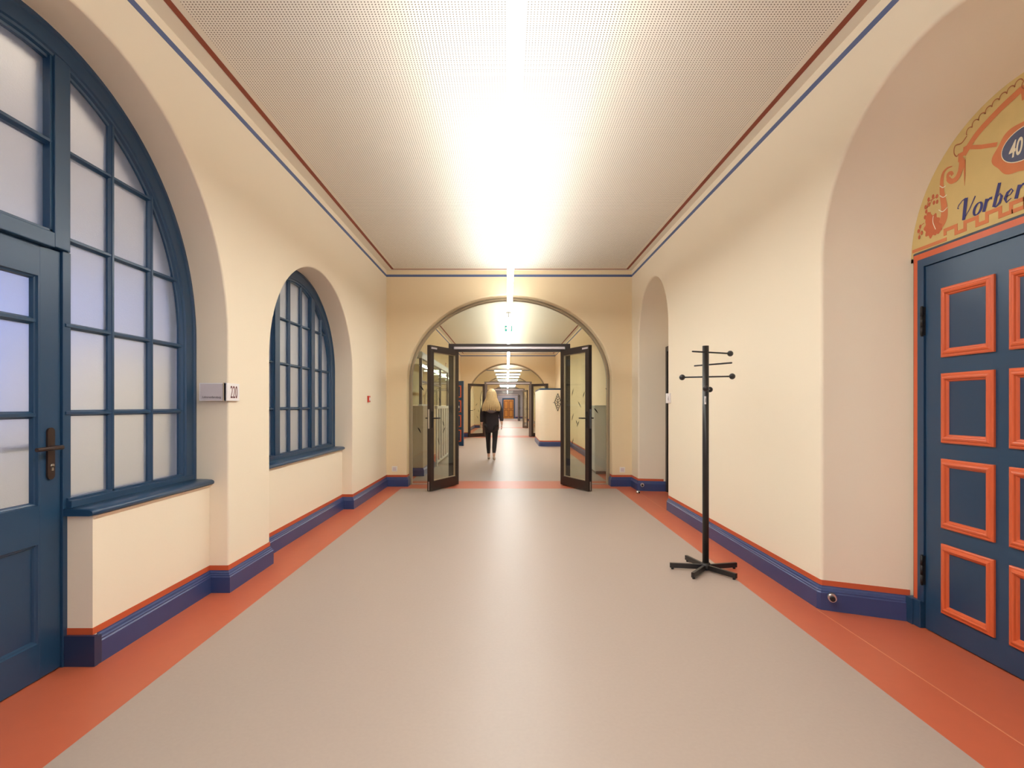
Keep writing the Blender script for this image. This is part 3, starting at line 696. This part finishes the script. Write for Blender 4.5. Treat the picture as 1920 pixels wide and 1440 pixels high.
def partition(Y, label, detail=True, m=BROWN, light=TAUPE):
    root = tag(empty('glass_partition', (AE.c, Y, 0)), label, 'glass partition')
    def PR(o): return rel(o, root)
    A0 = AE; c = AE.c; mb = MB()
    rings = [[Vector((u, Y+d, v)) for u, v in A0.grow(-e).out(.0)] for e, d in ((-.005, .03), (-.005, -.055), (.012, -.055), (.014, -.035), (.020, -.035), (.022, -.05), (.045, -.05), (.045, .03))]
    mb.loft(rings, smooth=False); PR(mb.build('arch_frame', light, root))
    zt = 2.235; hw = .965
    mb = MB(); mb.box(c-hw, c+hw, Y-.04, Y+.04, zt-.048, zt, .003); mb.box(c-hw, c+hw, Y-.04, Y+.04, zt-.125, zt-.085, .003)
    for s in (-1, 1): x0, x1 = sorted((c+s*hw, c+s*(hw-.08))); mb.box(x0, x1, Y-.039, Y+.039, zt-.09, zt-.04)
    PR(mb.build('header', m, root)); PR(MB().box(c-hw+.09, c+hw-.09, Y-.055, Y+.02, zt-.085, zt-.048, .004).build('closer_rail', RAIL, root))
    for s in (-1, 1):
        x0, x1 = sorted((c+s*hw, c+s*(hw-.12))); PR(MB().box(x0, x1, Y-.04, Y+.04, 0, zt-.12, .003).build('post', m, root))
    arc = AE.grow(-.04)
    pts = [(x, arc.top(x)) for x in [c-arc.a*math.cos(math.pi*i/60) for i in range(61)]]
    up = [(x, z) for x, z in pts if z > zt+.01]
    # widen to the exact joint height
    k = arc.a*math.sqrt(1-((zt-arc.zs)/arc.b)**2)
    poly = [(c-k, zt+.004)]+up+[(c+k, zt+.004)]
    PR(MB().prism(poly, mapE(Y), -.006, .006).build('upper_glass', GLASS, root))
    for s in (-1, 1):
        side = [(c+s*hw, .012), (c+s*arc.a, .012), (c+s*arc.a, arc.zs)]
        for i in range(1, 40):
            z = arc.zs+(zt-arc.zs)*i/39; side.append((c+s*arc.a*math.sqrt(max(0, 1-((z-arc.zs)/arc.b)**2)), z))
        side.append((c+s*hw, zt)); PR(MB().prism(side, mapE(Y), -.006, .006).build('side_glass', GLASS, root))
        x0, x1 = sorted((c+s*hw, c+s*AE.a)); PR(MB().box(x0, x1, Y-.02, Y+.02, 0, .014).build('floor_channel', STEEL, root))
    return root
YG = 8.50
p1 = partition(YG, 'arched glass partition with dark brown door frame in the first arch')
def feather(parent, x, z, an, L, Y):
    pts = []
    for k in range(9): t = k/8; pts.append((L*(t-.5), .014*math.sin(math.pi*t**.8)))
    for k in range(7, 0, -1): t = k/8; pts.append((L*(t-.5), -.006*math.sin(math.pi*t)))
    c_, s_ = math.cos(an), math.sin(an)
    o = MB().prism([(x+u*c_-v*s_, z+u*s_+v*c_) for u, v in pts], mapE(Y), -.0085, -.0065).build('feather_decal', BLACKD, parent); rel(o, parent)
for x, z, an in ((1.60, 1.49, R(-50)), (1.415, 1.17, R(-52))): feather(p1, x, z, an, .11, YG)
for x, z, an in ((-1.36, 1.53, R(-52)), (-1.40, .86, R(-60))): feather(p1, x, z, an, .11, YG)
FR = [(.16, 1.55, R(70), .12), (.31, 1.46, R(68), .12), (.50, 1.27, R(-48), .13), (.31, 1.08, R(68), .12), (.46, .98, R(60), .11), (.42, 1.0, R(-60), .07), (.31, .70, R(68), .12), (.62, 1.42, R(65), .10)]
FL = [(.30, 1.50, R(65), .11), (.52, 1.33, R(60), .11), (.42, .98, R(60), .10), (.40, .88, R(-55), .11), (.55, .72, R(70), .12), (.20, 1.18, R(62), .10)]
leaf('glass_door', (-.792, 8.46), math.atan2(-.72, -.345), True, 'left dark framed glass door leaf opened towards the viewer', feathers=FL)
leaf('glass_door', (.868, 8.46), math.atan2(-.72, .335), False, 'right dark framed glass door leaf opened towards the viewer', feathers=FR)
FARM = mat('far_frame_metal', (112, 98, 90), .45, metal=.2)
partition(21.72, 'glass partition in the second arch behind the walking person', m=FARM)
leaf('glass_door', (-.93, 21.66), math.atan2(-.5, -.6), True, 'left glass door leaf opened at the second arch', detail=False, feathers=[(.2, 1.5, R(60), .14), (.4, 1.3, R(-50), .14), (.3, 1.05, R(65), .14), (.5, 1.1, R(-40), .12), (.35, .8, R(60), .14)])
leaf('glass_door', (1.0, 21.66), math.atan2(-.5, .6), False, 'right glass door leaf opened at the second arch', detail=False)
partition(30.5, 'glass partition in the third arch seen through the corridor', m=FARM)
leaf('glass_door', (.93, 30.4), math.atan2(-.78, .2), False, 'right glass door leaf opened at the third arch', detail=False)
leaf('glass_door', (-.86, 30.4), math.atan2(-.78, -.2), True, 'left glass door leaf opened at the third arch', detail=False)
partition(44.5, 'farthest glass partition near the orange door', m=FARM)
leaf('glass_door', (.93, 44.4), math.atan2(-.8, .1), False, 'right glass door leaf opened at the farthest arch', detail=False)

# ---------------------------------------------------------------- luminaires
def strip(y0, y1, label, z0=2.715, name='strip_light', cx=.036):
    root = tag(empty(name, (cx, (y0+y1)/2, z0)), label, 'ceiling lamp')
    L = (y1-y0)/2
    MB().box(-.036, .036, -L, L, 0, .002).build('diffuser', LAMP, root)
    MB().box(-.034, .034, -L, L, .002, .055).build('housing', LAMPS, root)
    MB().box(-.036, .036, -L, L, .055, .057).build('upper_diffuser', LAMPU, root)
    for s in (-1, 1): MB().box(-.036, .036, min(s*L, s*(L+.012)), max(s*L, s*(L+.012)), -.001, .058, .002).build('end_cap', SIGNW, root)
    k = int((y1-y0)//2.4)
    for j in range(k+1):
        y = -L+.3+(2*L-.6)*j/max(1, k); MB().tube((0, y, .055), (0, y, ZC-z0), .0018, n=6).build('suspension_wire', STEEL, root)
    return root
strip(ys0+.3, 8.19, 'long suspended white strip light of the nearest stretch')
strip(10.7, 21.0, 'suspended strip light beyond the first arch and green exit sign')
strip(22.4, 29.9, 'suspended strip light beyond the second arch')
strip(31.2, 43.8, 'suspended strip light beyond the third arch')
strip(45.4, 52.4, 'suspended strip light before the orange oak door')
for i, yy in enumerate((24.0, 26.7, 29.2, 32.4, 35.2, 38.0, 40.8, 43.4)):
    lt = tag(empty('cross_light', (.036, yy, 2.79)), f'transverse suspended lamp, {["first","second","third","fourth","fifth","sixth","seventh","farthest"][i]} one counting away from the second arch', 'ceiling lamp', 'transverse lamps in the far corridor')
    MB().box(-.62, .62, -.05, .05, .07, .12, .004).build('housing', FARM, lt); MB().box(-.61, .61, -.04, .04, .0, .07, .004).build('diffuser', emis('cross_diffuser', LAMP_COL, 5), lt)
    for s in (-.5, .5): MB().tube((s, 0, .12), (s, 0, ZC-2.79), .002, n=6).build('suspension_wire', STEEL, lt)

# exit sign
ex = tag(empty('exit_sign', (.028, 12.0, 2.92)), 'green emergency exit sign hanging on a rod beyond the first arch', 'exit sign')
MB().box(-.085, .085, -.012, .012, 0, .135, .002).build('sign_body', SIGNW, ex)
fc = MB().box(-.08, .08, -.0145, -.012, .005, .130).build('sign_face', EXITG, ex)
MB().prism([(-.068, .10), (-.02, .10), (-.02, .115), (.005, .075), (-.02, .04), (-.02, .055), (-.068, .055)], lambda a, b, d: Vector((a, -.0145-d, b)), 0, .001).build('arrow', EXITW, fc)
mb = MB(); f_ = lambda a, b, d: Vector((a, -.0145-d, b))
mb.prism([(.035+.008*math.cos(a*math.pi/5), .112+.008*math.sin(a*math.pi/5)) for a in range(10)], f_, 0, .001)
for pl in ([(.028, .10), (.045, .10), (.040, .065), (.030, .065)], [(.030, .066), (.038, .066), (.028, .04), (.012, .028), (.008, .034), (.020, .044)], [(.036, .066), (.043, .066), (.052, .045), (.066, .045), (.066, .038), (.046, .038)], [(.043, .098), (.060, .082), (.057, .077), (.040, .088)], [(.030, .098), (.016, .085), (.018, .080), (.032, .088)]):
    mb.prism(pl, f_, 0, .001)
mb.build('running_figure', EXITW, fc)
MB().tube((0, 0, .135), (0, 0, ZC-2.92), .006, n=10).build('rod', FARM, ex); MB().tube((0, 0, ZC-2.92-.012), (0, 0, ZC-2.92), .055, n=20).build('ceiling_rose', FARM, ex)

# ---------------------------------------------------------------- things in the near corridor
# coat stand
cs = tag(empty('coat_stand', (1.505, 4.045, 0)), 'black metal coat stand with ball tipped pegs on the floor by the right wall', 'coat stand')
pl = MB(); pl.tube((0, 0, .02), (0, 0, 1.705), .0235, n=28); pl.build('pole', BLACK, cs)
MB().tube((0, 0, .012), (0, 0, .058), .034, n=28).tube((0, 0, .058), (0, 0, .062), .034, .030, n=28).build('hub', BLACK, cs)
for deg in (170, 96+8, 12, -58, -130):
    a = R(deg); M = Matrix.Rotation(a, 4, 'Z'); L = .262
    lg = MB().box(.02, L, -.011, .011, .012, .048, .002, M=M).build('leg', BLACK, cs)
    c = M @ Vector((L-.02, 0, 0)); MB().tube((c.x, c.y, 0), (c.x, c.y, .012), .010, n=12).build('foot_pad', BLACKD, lg)
for z, (x0, y0), (x1, y1), b0, b1 in ((1.655, (-.125, -.075), (.222, .085), 0, 1), (1.565, (-.03, .15), (.137, -.14), 0, 0), (1.470, (-.155, .07), (.172, -.07), 1, 1), (1.378, (-.052, -.14), (.085, .14), 1, 1)):
    pg = MB().tube((x0, y0, z), (x1, y1, z), .0060, n=12).build('peg_bar', BLACK, cs)
    for (x, y, b) in ((x0, y0, b0), (x1, y1, b1)):
        if b: MB().sphere((x, y, z), .0225).build('peg_ball', BLACK, pg)
        else: MB().sphere((x, y, z), .0062, 10).build('peg_tip', BLACK, pg)
lb = MB().box(-.019, -.005, -.0255, -.0225, 1.262, 1.322, .001).build('paper_label', SIGNW, cs)
mb = MB()
for k in range(5): mb.box(-.016+.0022*k, -.0152+.0022*k, -.0262, -.0254, 1.275+.004*(k % 2), 1.312-.005*(k % 3))
mb.build('label_print', INKG, lb)

# room sign 220
sg = tag(empty('room_sign', (XL, YP, 1.34)), 'white room number sign 220 wrapping the niche edge beside the large window', 'sign')
yz = 3.545
pA = rel(MB().box(-2.045, -1.865, yz-.006, yz+.008, 1.284, 1.402, .002).build('name_plate', SIGNW, sg), sg)
rel(MB().box(-2.036, -1.888, yz-.009, yz-.005, 1.291, 1.396, .001).build('insert', SIGNG, sg), sg)
rel(MB().box(-1.885, -1.880, yz-.0095, yz-.005, 1.284, 1.402).build('groove', TAUPE, sg), sg)
rel(MB().box(-1.881, -1.858, yz-.006, yz+.155, 1.284, 1.402, .002).build('number_plate', SIGNW, sg), sg)
o = text('number', '220', .118, frameM((-1.8575, yz+.034, 1.303), '+X'), INK, sg, .54); rel(o, sg)
o = text('lettering', 'Lehrervorbereitung', .019, frameM((-2.022, yz-.0095, 1.302), '-Y'), INKG, sg, .82, shear=.2); rel(o, sg)
# room sign at the far right niche
YN = AR2.c-AR2.a
s2 = tag(empty('room_sign', (XR, YN, 1.34)), 'small white room number sign at the edge of the far right niche', 'sign')
rel(MB().box(XR-.012, XR+.02, YN-.11, YN+.008, 1.282, 1.40, .002).build('number_plate', SIGNW, s2), s2)
rel(MB().box(XR-.02, XR-.002, YN-.045, YN+.02, 1.282, 1.40, .002).build('name_plate', SIGNW, s2), s2)
o = text('number', '214', .09, frameM((XR-.0125, YN-.010, 1.305), '-X'), INKG, s2, .42); rel(o, s2)

def socket(x, z, Y, label):
    r = tag(empty('wall_socket', (x, Y, z)), label, 'socket')
    MB().box(-.042, .042, -.010, .002, -.042, .042, .003).build('cover', PLASTIC, r)
    MB().box(-.026, .026, -.013, -.009, -.026, .026, .002).build('insert', mat('socket_insert', (222, 205, 205), .4), r)
socket(-1.748, .272, YE, 'white square wall socket left of the arch, above the baseboard')
socket(1.787, .258, YE, 'white square wall socket right of the arch, above the baseboard')
cp = tag(empty('call_point', (XL, 7.19, 1.342)), 'small red fire alarm call point on the left wall beyond the windows', 'fire alarm')
MB().box(-.002, .022, -.042, .042, -.042, .042, .003).build('housing', REDP, cp); MB().box(.021, .024, -.026, .026, -.022, .022, .001).build('glass_plate', SIGNW, cp)
def stopper(name, p, d, label, L=.075, r=.025):
    p = Vector(p); d = Vector(d).normalized(); o = tag(empty(name, p), label, 'door stop')
    mb = MB(); mb.tube((0, 0, 0), d*.004, r*1.05, n=24); mb.tube(d*.004, d*L*.75, r, r*.92, n=24); mb.build('body', STEEL, o)
    MB().tube(d*L*.75, d*L, r*.62, r*.55, n=20).build('rubber_tip', BLACKD, o)
nsp = Vector((-.195, -.41, 0)).normalized()
pb = Vector((2.0, 3.276, .090))
stopper('door_stop', pb+nsp*.018+Vector((-.01, .0, 0)), nsp, 'steel wall door stop on the baseboard beside the panelled door')
stopper('door_stop', (1.985, 7.84, .09), (-.2, -1, 0), 'steel wall door stop on the baseboard of the far right niche')
o = tag(empty('door_stop', (1.87, 7.62, 0)), 'small steel floor door stop before the far right niche', 'door stop')
MB().sphere((0, 0, .018), .030, 20, (1, 1, .75)).build('body', STEEL, o)
MB().tube((0, -.010, .018), (.012, -.032, .018), .012, n=12).build('rubber_tip', BLACKD, o)

# ---------------------------------------------------------------- second stretch of the corridor
gc = tag(empty('low_cabinet', (1.77, 10.3, 0)), 'pale grey low cabinet against the right wall behind the first arch', 'cabinet')
rel(MB().box(1.61, 1.93, 9.77, 11.0, .05, 1.235, .004).build('body', GREYC, gc), gc); rel(MB().box(1.60, 1.932, 9.76, 11.01, 1.235, 1.26, .004).build('top', GREYC, gc), gc)
rel(MB().box(1.63, 1.93, 9.79, 10.98, 0, .05).build('plinth', FARM, gc), gc)
for k in range(2): rel(MB().box(1.602, 1.611, 9.79+k*.61, 10.37+k*.61, .07, 1.22, .002).build('door', GREYC, gc), gc)
# stair enclosure on the left
st = tag(empty('stair_screen', (-1.6, 9.5, 0)), 'taupe stair enclosure with glazed upper part on the left behind the first arch', 'stair screen')
def S(o): return rel(o, st)
S(MB().box(-1.874, -1.50, 9.5, 9.62, 0, 1.25).box(-1.60, -1.50, 9.62, 10.9, 0, 1.25).build('low_wall', TAUPEW, st))
S(sweep(MB(), [(-1.86, 9.5), (-1.50, 9.5), (-1.50, 10.9)], BASEP, -1).build('baseboard', NAVY, st))
S(MB().box(-1.58, -1.52, 9.5, 15.2, 2.10, 2.22, .004).box(-1.874, -1.52, 9.53, 9.59, 2.10, 2.22, .004).build('top_rail', GREYC, st))
S(MB().box(-1.58, -1.52, 9.5, 10.9, 1.25, 1.28).build('bottom_rail', GREYC, st))
for y in (9.56, 10.9, 12.3, 13.8, 15.17): S(MB().box(-1.575, -1.525, y-.03, y+.03, 0 if y > 11 else 1.25, 2.10, .003).build('mullion', FARM, st))
for a, b in ((9.6, 10.87), (10.93, 12.27), (12.33, 13.77), (13.83, 15.14)): S(MB().box(-1.555, -1.545, a, b, 1.27, 2.10).build('glass', GLASS, st))
S(MB().box(-1.86, -1.58, 9.555, 9.565, 1.27, 2.10).build('glass', GLASS, st))
S(MB().box(-1.575, -1.525, 9.6, 12.3, 1.68, 1.71).build('glazing_bar', FARM, st))
rl = tag(empty('railing', (-1.46, 11, 0)), 'white railing with slim upright bars on the left before the blue door', 'railing')
rel(MB().box(-1.49, -1.43, 10.95, 15.9, 1.19, 1.25, .006).build('handrail', WHITEP, rl), rl); rel(MB().box(-1.48, -1.44, 10.95, 15.9, .06, .10, .004).build('bottom_rail', WHITEP, rl), rl)
for k in range(12): y = 11.05+k*.42; rel(MB().box(-1.474, -1.446, y-.07, y+.07, .10 if k % 5 else 0, 1.19).build('bar', WHITEP, rl), rl)
# open blue door with orange mouldings
bd = tag(empty('open_door', (XL+.01, 16.75, 0), math.atan2(-.25, .52)), 'petrol blue door with orange mouldings standing open beyond the white railing', 'door')
MB().box(0, .57, -.02, .02, .01, 2.02, .003).build('leaf', BLUE, bd)
for x0 in (.09, .33):
    for zt in (1.88, 1.42, .965, .51):
        mb = MB(); 
        for b in ((x0, x0+.17, zt-.03, zt), (x0, x0+.17, zt-.37, zt-.34), (x0, x0+.03, zt-.34, zt-.03), (x0+.14, x0+.17, zt-.34, zt-.03)): mb.box(b[0], b[1], -.032, -.018, b[2], b[3])
        mb.build('panel_moulding', ORANGE, bd)
MB().tube((.52, -.02, 1.05), (.52, -.07, 1.05), .01, n=8).tube((.53, -.07, 1.05), (.40, -.07, 1.05), .01, n=8).build('door_handle', BROWNM, bd)
fs = tag(empty('fire_sign', (XL, 16.3, 2.47)), 'small red and white fire equipment sign high on the left wall', 'sign')
MB().box(0, .006, -.1, .1, -.09, .09).build('plate', REDP, fs); MB().box(.006, .008, -.075, -.01, -.06, .06).box(.006, .008, .02, .08, -.06, .06).build('symbol', SIGNW, fs)
# rounded cream enclosure with ornament on the right
en = tag(empty('cream_enclosure', (1.45, 16.4, 0)), 'cream rounded enclosure with blue top edge and black lozenge emblem on the right', 'enclosure')
def E(o): return rel(o, en)
r_ = .22; path = [(1.0, 19.0), (1.0, 16.4+r_)]+[(1.0+r_-r_*math.cos(a), 16.4+r_-r_*math.sin(a)) for a in [math.pi/2*k/8 for k in range(1, 9)]]+[(1.93, 16.4)]
mb = MB(); mb.loft([[Vector((x, y, 0)) for x, y in path], [Vector((x, y, 1.74)) for x, y in path]], smooth=True)
mb.face([Vector((1.0, 19.0, 0)), Vector((1.93, 19.0, 0)), Vector((1.93, 19.0, 1.74)), Vector((1.0, 19.0, 1.74))]); E(mb.build('body', WALL, en))
E(MB().prism(path+[(1.93, 19.0)], lambda a, b, d: Vector((a, b, d)), 1.74, 1.79).build('top_edge', BLUE, en))
E(sweep(MB(), path, BASEP, -1).build('baseboard', NAVY, en)); E(sweep(MB(), path, STRIPE, -1).build('painted_stripe', REDLINE, en))
cx_, cz_ = 1.555, 1.36
ell = [(cx_+.12*math.cos(2*math.pi*k/32), cz_+.29*math.sin(2*math.pi*k/32)) for k in range(32)]
pt = E(MB().prism(ell, mapE(16.4), -.012, .0).build('emblem_plate', CREAMP, en))
mb = MB()
def bar(p, q_, wdt=.011):
    p, q_ = Vector(p), Vector(q_); t = (q_-p).normalized(); nn = Vector((-t.y, t.x))*wdt/2
    mb.prism([tuple(p+nn), tuple(q_+nn), tuple(q_-nn), tuple(p-nn)], mapE(16.4), -.022, -.010)
T_, B_, L_, R_ = (cx_, cz_+.27), (cx_, cz_-.27), (cx_-.10, cz_-.0), (cx_+.10, cz_-.0)
for a, b in ((T_, L_), (T_, R_), (B_, L_), (B_, R_)): bar(a, b, .016)
for k in (.3, .55, .8):
    for Z in (T_, B_):
        a = (Z[0]+(L_[0]-Z[0])*k, Z[1]+(L_[1]-Z[1])*k); b = (Z[0]+(R_[0]-Z[0])*k, Z[1]+(R_[1]-Z[1])*k); bar(a, (cx_, a[1]-.05*(1 if Z is T_ else -1)), .011); bar(b, (cx_, a[1]-.05*(1 if Z is T_ else -1)), .011)
bar((cx_-.15, cz_-.01), (cx_-.07, cz_-.01), .012); bar((cx_, cz_-.12), (cx_, cz_+.1), .014)
E(mb.build('emblem', BLACKD, en))

# far orange door
fd = tag(empty('wooden_door', (.135, 53.0, 0)), 'orange oak double door in dark blue surround at the far end', 'door')
MB().box(-.50, .50, -.06, 0, 0, 1.86).build('leaf', WOOD, fd)
mb = MB()
for x0 in (-.44, .04):
    for z0, z1 in ((.15, .85), (.95, 1.75)):
        for b in ((x0, x0+.4, z1-.05, z1), (x0, x0+.4, z0, z0+.05), (x0, x0+.05, z0, z1), (x0+.35, x0+.4, z0, z1)): mb.box(b[0], b[1], -.085, -.055, b[2], b[3])
mb.build('panel_moulding', WOODD, fd)
MB().box(-.62, -.50, -.08, 0, 0, 2.02).box(.50, .62, -.08, 0, 0, 2.02).box(-.5, .5, -.08, 0, 1.87, 2.02).build('door_frame', BLUE, fd)

# ---------------------------------------------------------------- walking woman
def skin(name, chains, m, parent, sub=2, root=0):
    """chains: list of joint lists [(x,y,z,rx[,ry])]; first joint of a chain may be an index into the vertices"""
    V, Eg, Rd = [], [], []
    for ch in chains:
        prevv = None
        for j in ch:
            if isinstance(j, int): prevv = j; continue
            V.append(j[:3]); Rd.append((j[3], j[4] if len(j) > 4 else j[3])); i = len(V)-1
            if prevv is not None: Eg.append((prevv, i))
            prevv = i
    me = bpy.data.meshes.new(name); me.from_pydata(V, Eg, []); o = bpy.data.objects.new(name, me); COL.objects.link(o)
    o.modifiers.new('skin', 'SKIN'); sm = o.modifiers.new('sub', 'SUBSURF'); sm.levels = sm.render_levels = sub
    for i, v in enumerate(me.skin_vertices[0].data): v.radius = Rd[i]; v.use_root = (i == root)
    dg = bpy.context.evaluated_depsgraph_get(); m2 = bpy.data.meshes.new_from_object(o.evaluated_get(dg)); bpy.data.objects.remove(o)
    m2.materials.clear(); m2.materials.append(m); m2.polygons.foreach_set('use_smooth', [True]*len(m2.polygons)); m2.name = name
    return link(name, m2, parent)
SKINM = mat('skin', (214, 170, 145), .55); HAIR = mat('blond_hair', (205, 175, 125), .5, var=.25, vscale=25)
JACK = mat('dark_jacket_cloth', (42, 34, 40), .8, bump=.3, bscale=60); LEGG = mat('black_leggings_cloth', (30, 26, 30), .75)
HOODM = mat('grey_hood_trim', (128, 112, 116), .9, bump=.5, bscale=120); SHOE = mat('pale_shoe', (205, 185, 165), .6)
wm = tag(empty('person', (-.36, 12.28, 0)), 'woman with long blond hair in dark jacket and leggings walking away', 'person')
def hand(s, x, y, z):
    """palm and five fingers hanging down, thumb forward"""
    out = []
    return out
sh = 1.33
body = [[(0, 0, .86, .115, .10), (0, 0, .97, .105, .085), (0, .005, 1.10, .10, .08), (0, .0, 1.24, .13, .085), (0, 0, 1.33, .09, .06), (0, .005, 1.39, .045, .045), (0, .02, 1.455, .048, .052), (0, .025, 1.52, .072, .085), (0, .022, 1.59, .055, .065)],
        [3, (-.15, 0, 1.31, .05), (-.205, -.02, 1.08, .038), (-.225, .03, .85, .027), (-.225, .045, .80, .030, .016)],
        [3, (.15, 0, 1.31, .05), (.205, .0, 1.08, .038), (.235, -.06, .86, .027), (.238, -.068, .81, .030, .016)],
        [0, (-.085, .01, .80, .085), (-.08, .10, .47, .055), (-.075, .13, .28, .05), (-.07, .13, .09, .032), (-.07, .155, .05, .03)],
        [0, (.085, .0, .80, .085), (.075, -.02, .47, .055), (.065, -.14, .29, .05), (.06, -.24, .14, .032), (.06, -.23, .09, .03)]]
bo = skin('body', body, SKINM, wm)
for s, (wx, wy, wz) in ((-1, (-.225, .048, .80)), (1, (.238, -.066, .81))):
    for k, (dy, L) in enumerate(((.026, .062), (.009, .072), (-.008, .067), (-.024, .052))):
        skin('finger', [[(wx, wy+dy*.6, wz, .0085), (wx, wy+dy, wz-.035, .0085), (wx-s*.004, wy+dy, wz-.035-L*.5, .0075), (wx-s*.016, wy+dy+.004, wz-.035-L, .006)]], SKINM, bo, 1)
    skin('thumb', [[(wx, wy+.014, wz+.005, .010), (wx-s*.012, wy+.042, wz-.022, .0085), (wx-s*.016, wy+.050, wz-.05, .007)]], SKINM, bo, 1)
# face on the far side
MB().tube((0, .105, 1.525), (0, .128, 1.503), .008, .014, n=8).build('nose', SKINM, bo)
for s in (-1, 1): MB().sphere((s*.031, .100, 1.538), .012, 10).build('eye', SIGNW, bo); MB().sphere((s*.076, .02, 1.52), .022, 10, (.4, .8, 1.3)).build('ear', SKINM, bo)
MB().sphere((0, .104, 1.478), .02, 10, (1.1, .4, .3)).build('mouth', mat('lips', (170, 90, 85), .5), bo)
jk = skin('jacket', [[(0, 0, .62, .185, .14), (0, 0, .78, .190, .14), (0, 0, .98, .178, .13), (0, 0, 1.14, .172, .125), (0, 0, 1.27, .155, .11), (0, 0, 1.36, .075, .07)],
                     [4, (-.16, 0, 1.30, .068), (-.215, -.02, 1.08, .060), (-.228, .028, .87, .045)],
                     [4, (.16, 0, 1.30, .068), (.215, .0, 1.08, .060), (.238, -.056, .88, .045)]], JACK, wm)
skin('hood', [[(-.13, -.075, 1.20, .045), (-.07, -.115, 1.14, .05), (0, -.125, 1.12, .05), (.07, -.115, 1.14, .05), (.13, -.075, 1.20, .045)]], HOODM, wm)
skin('leggings', [[(0, 0, .84, .13, .11)], [0, (-.085, .01, .78, .090), (-.08, .10, .47, .060), (-.075, .13, .28, .054), (-.07, .13, .11, .036)],
                  [0, (.085, .0, .78, .090), (.075, -.02, .47, .060), (.065, -.14, .29, .054), (.06, -.235, .155, .036)]], LEGG, wm)
skin('shoe', [[(-.07, .10, .045, .036), (-.07, .16, .038, .036), (-.072, .25, .028, .034, .024), (-.073, .31, .024, .024, .018)]], SHOE, wm)
skin('shoe', [[(.06, -.265, .105, .036), (.06, -.215, .075, .036), (.062, -.14, .042, .034, .026), (.063, -.085, .024, .028, .018)]], SHOE, wm)
# hair: cap plus a fan of locks down the back
hr = MB().sphere((0, .005, 1.545), .105, 24, (.92, 1.0, .98)).build('hair', HAIR, wm)
for k in range(15):
    a = R(-168+k*(156/14)); ca, sa = math.cos(a), math.sin(a); j = random.uniform(-.01, .01)
    skin('hair_lock', [[(ca*.07, .0+sa*.07, 1.60, .02), (ca*.10, .0+sa*.095, 1.52, .026), (ca*.105, -.015+sa*.10, 1.42, .03), (ca*.150, -.035+sa*.10, 1.32, .036), (ca*.190+j, -.05+sa*.10, 1.22, .036), (ca*.20+j*2, -.055+sa*.10, 1.13+j, .014)]], HAIR, hr, 1)
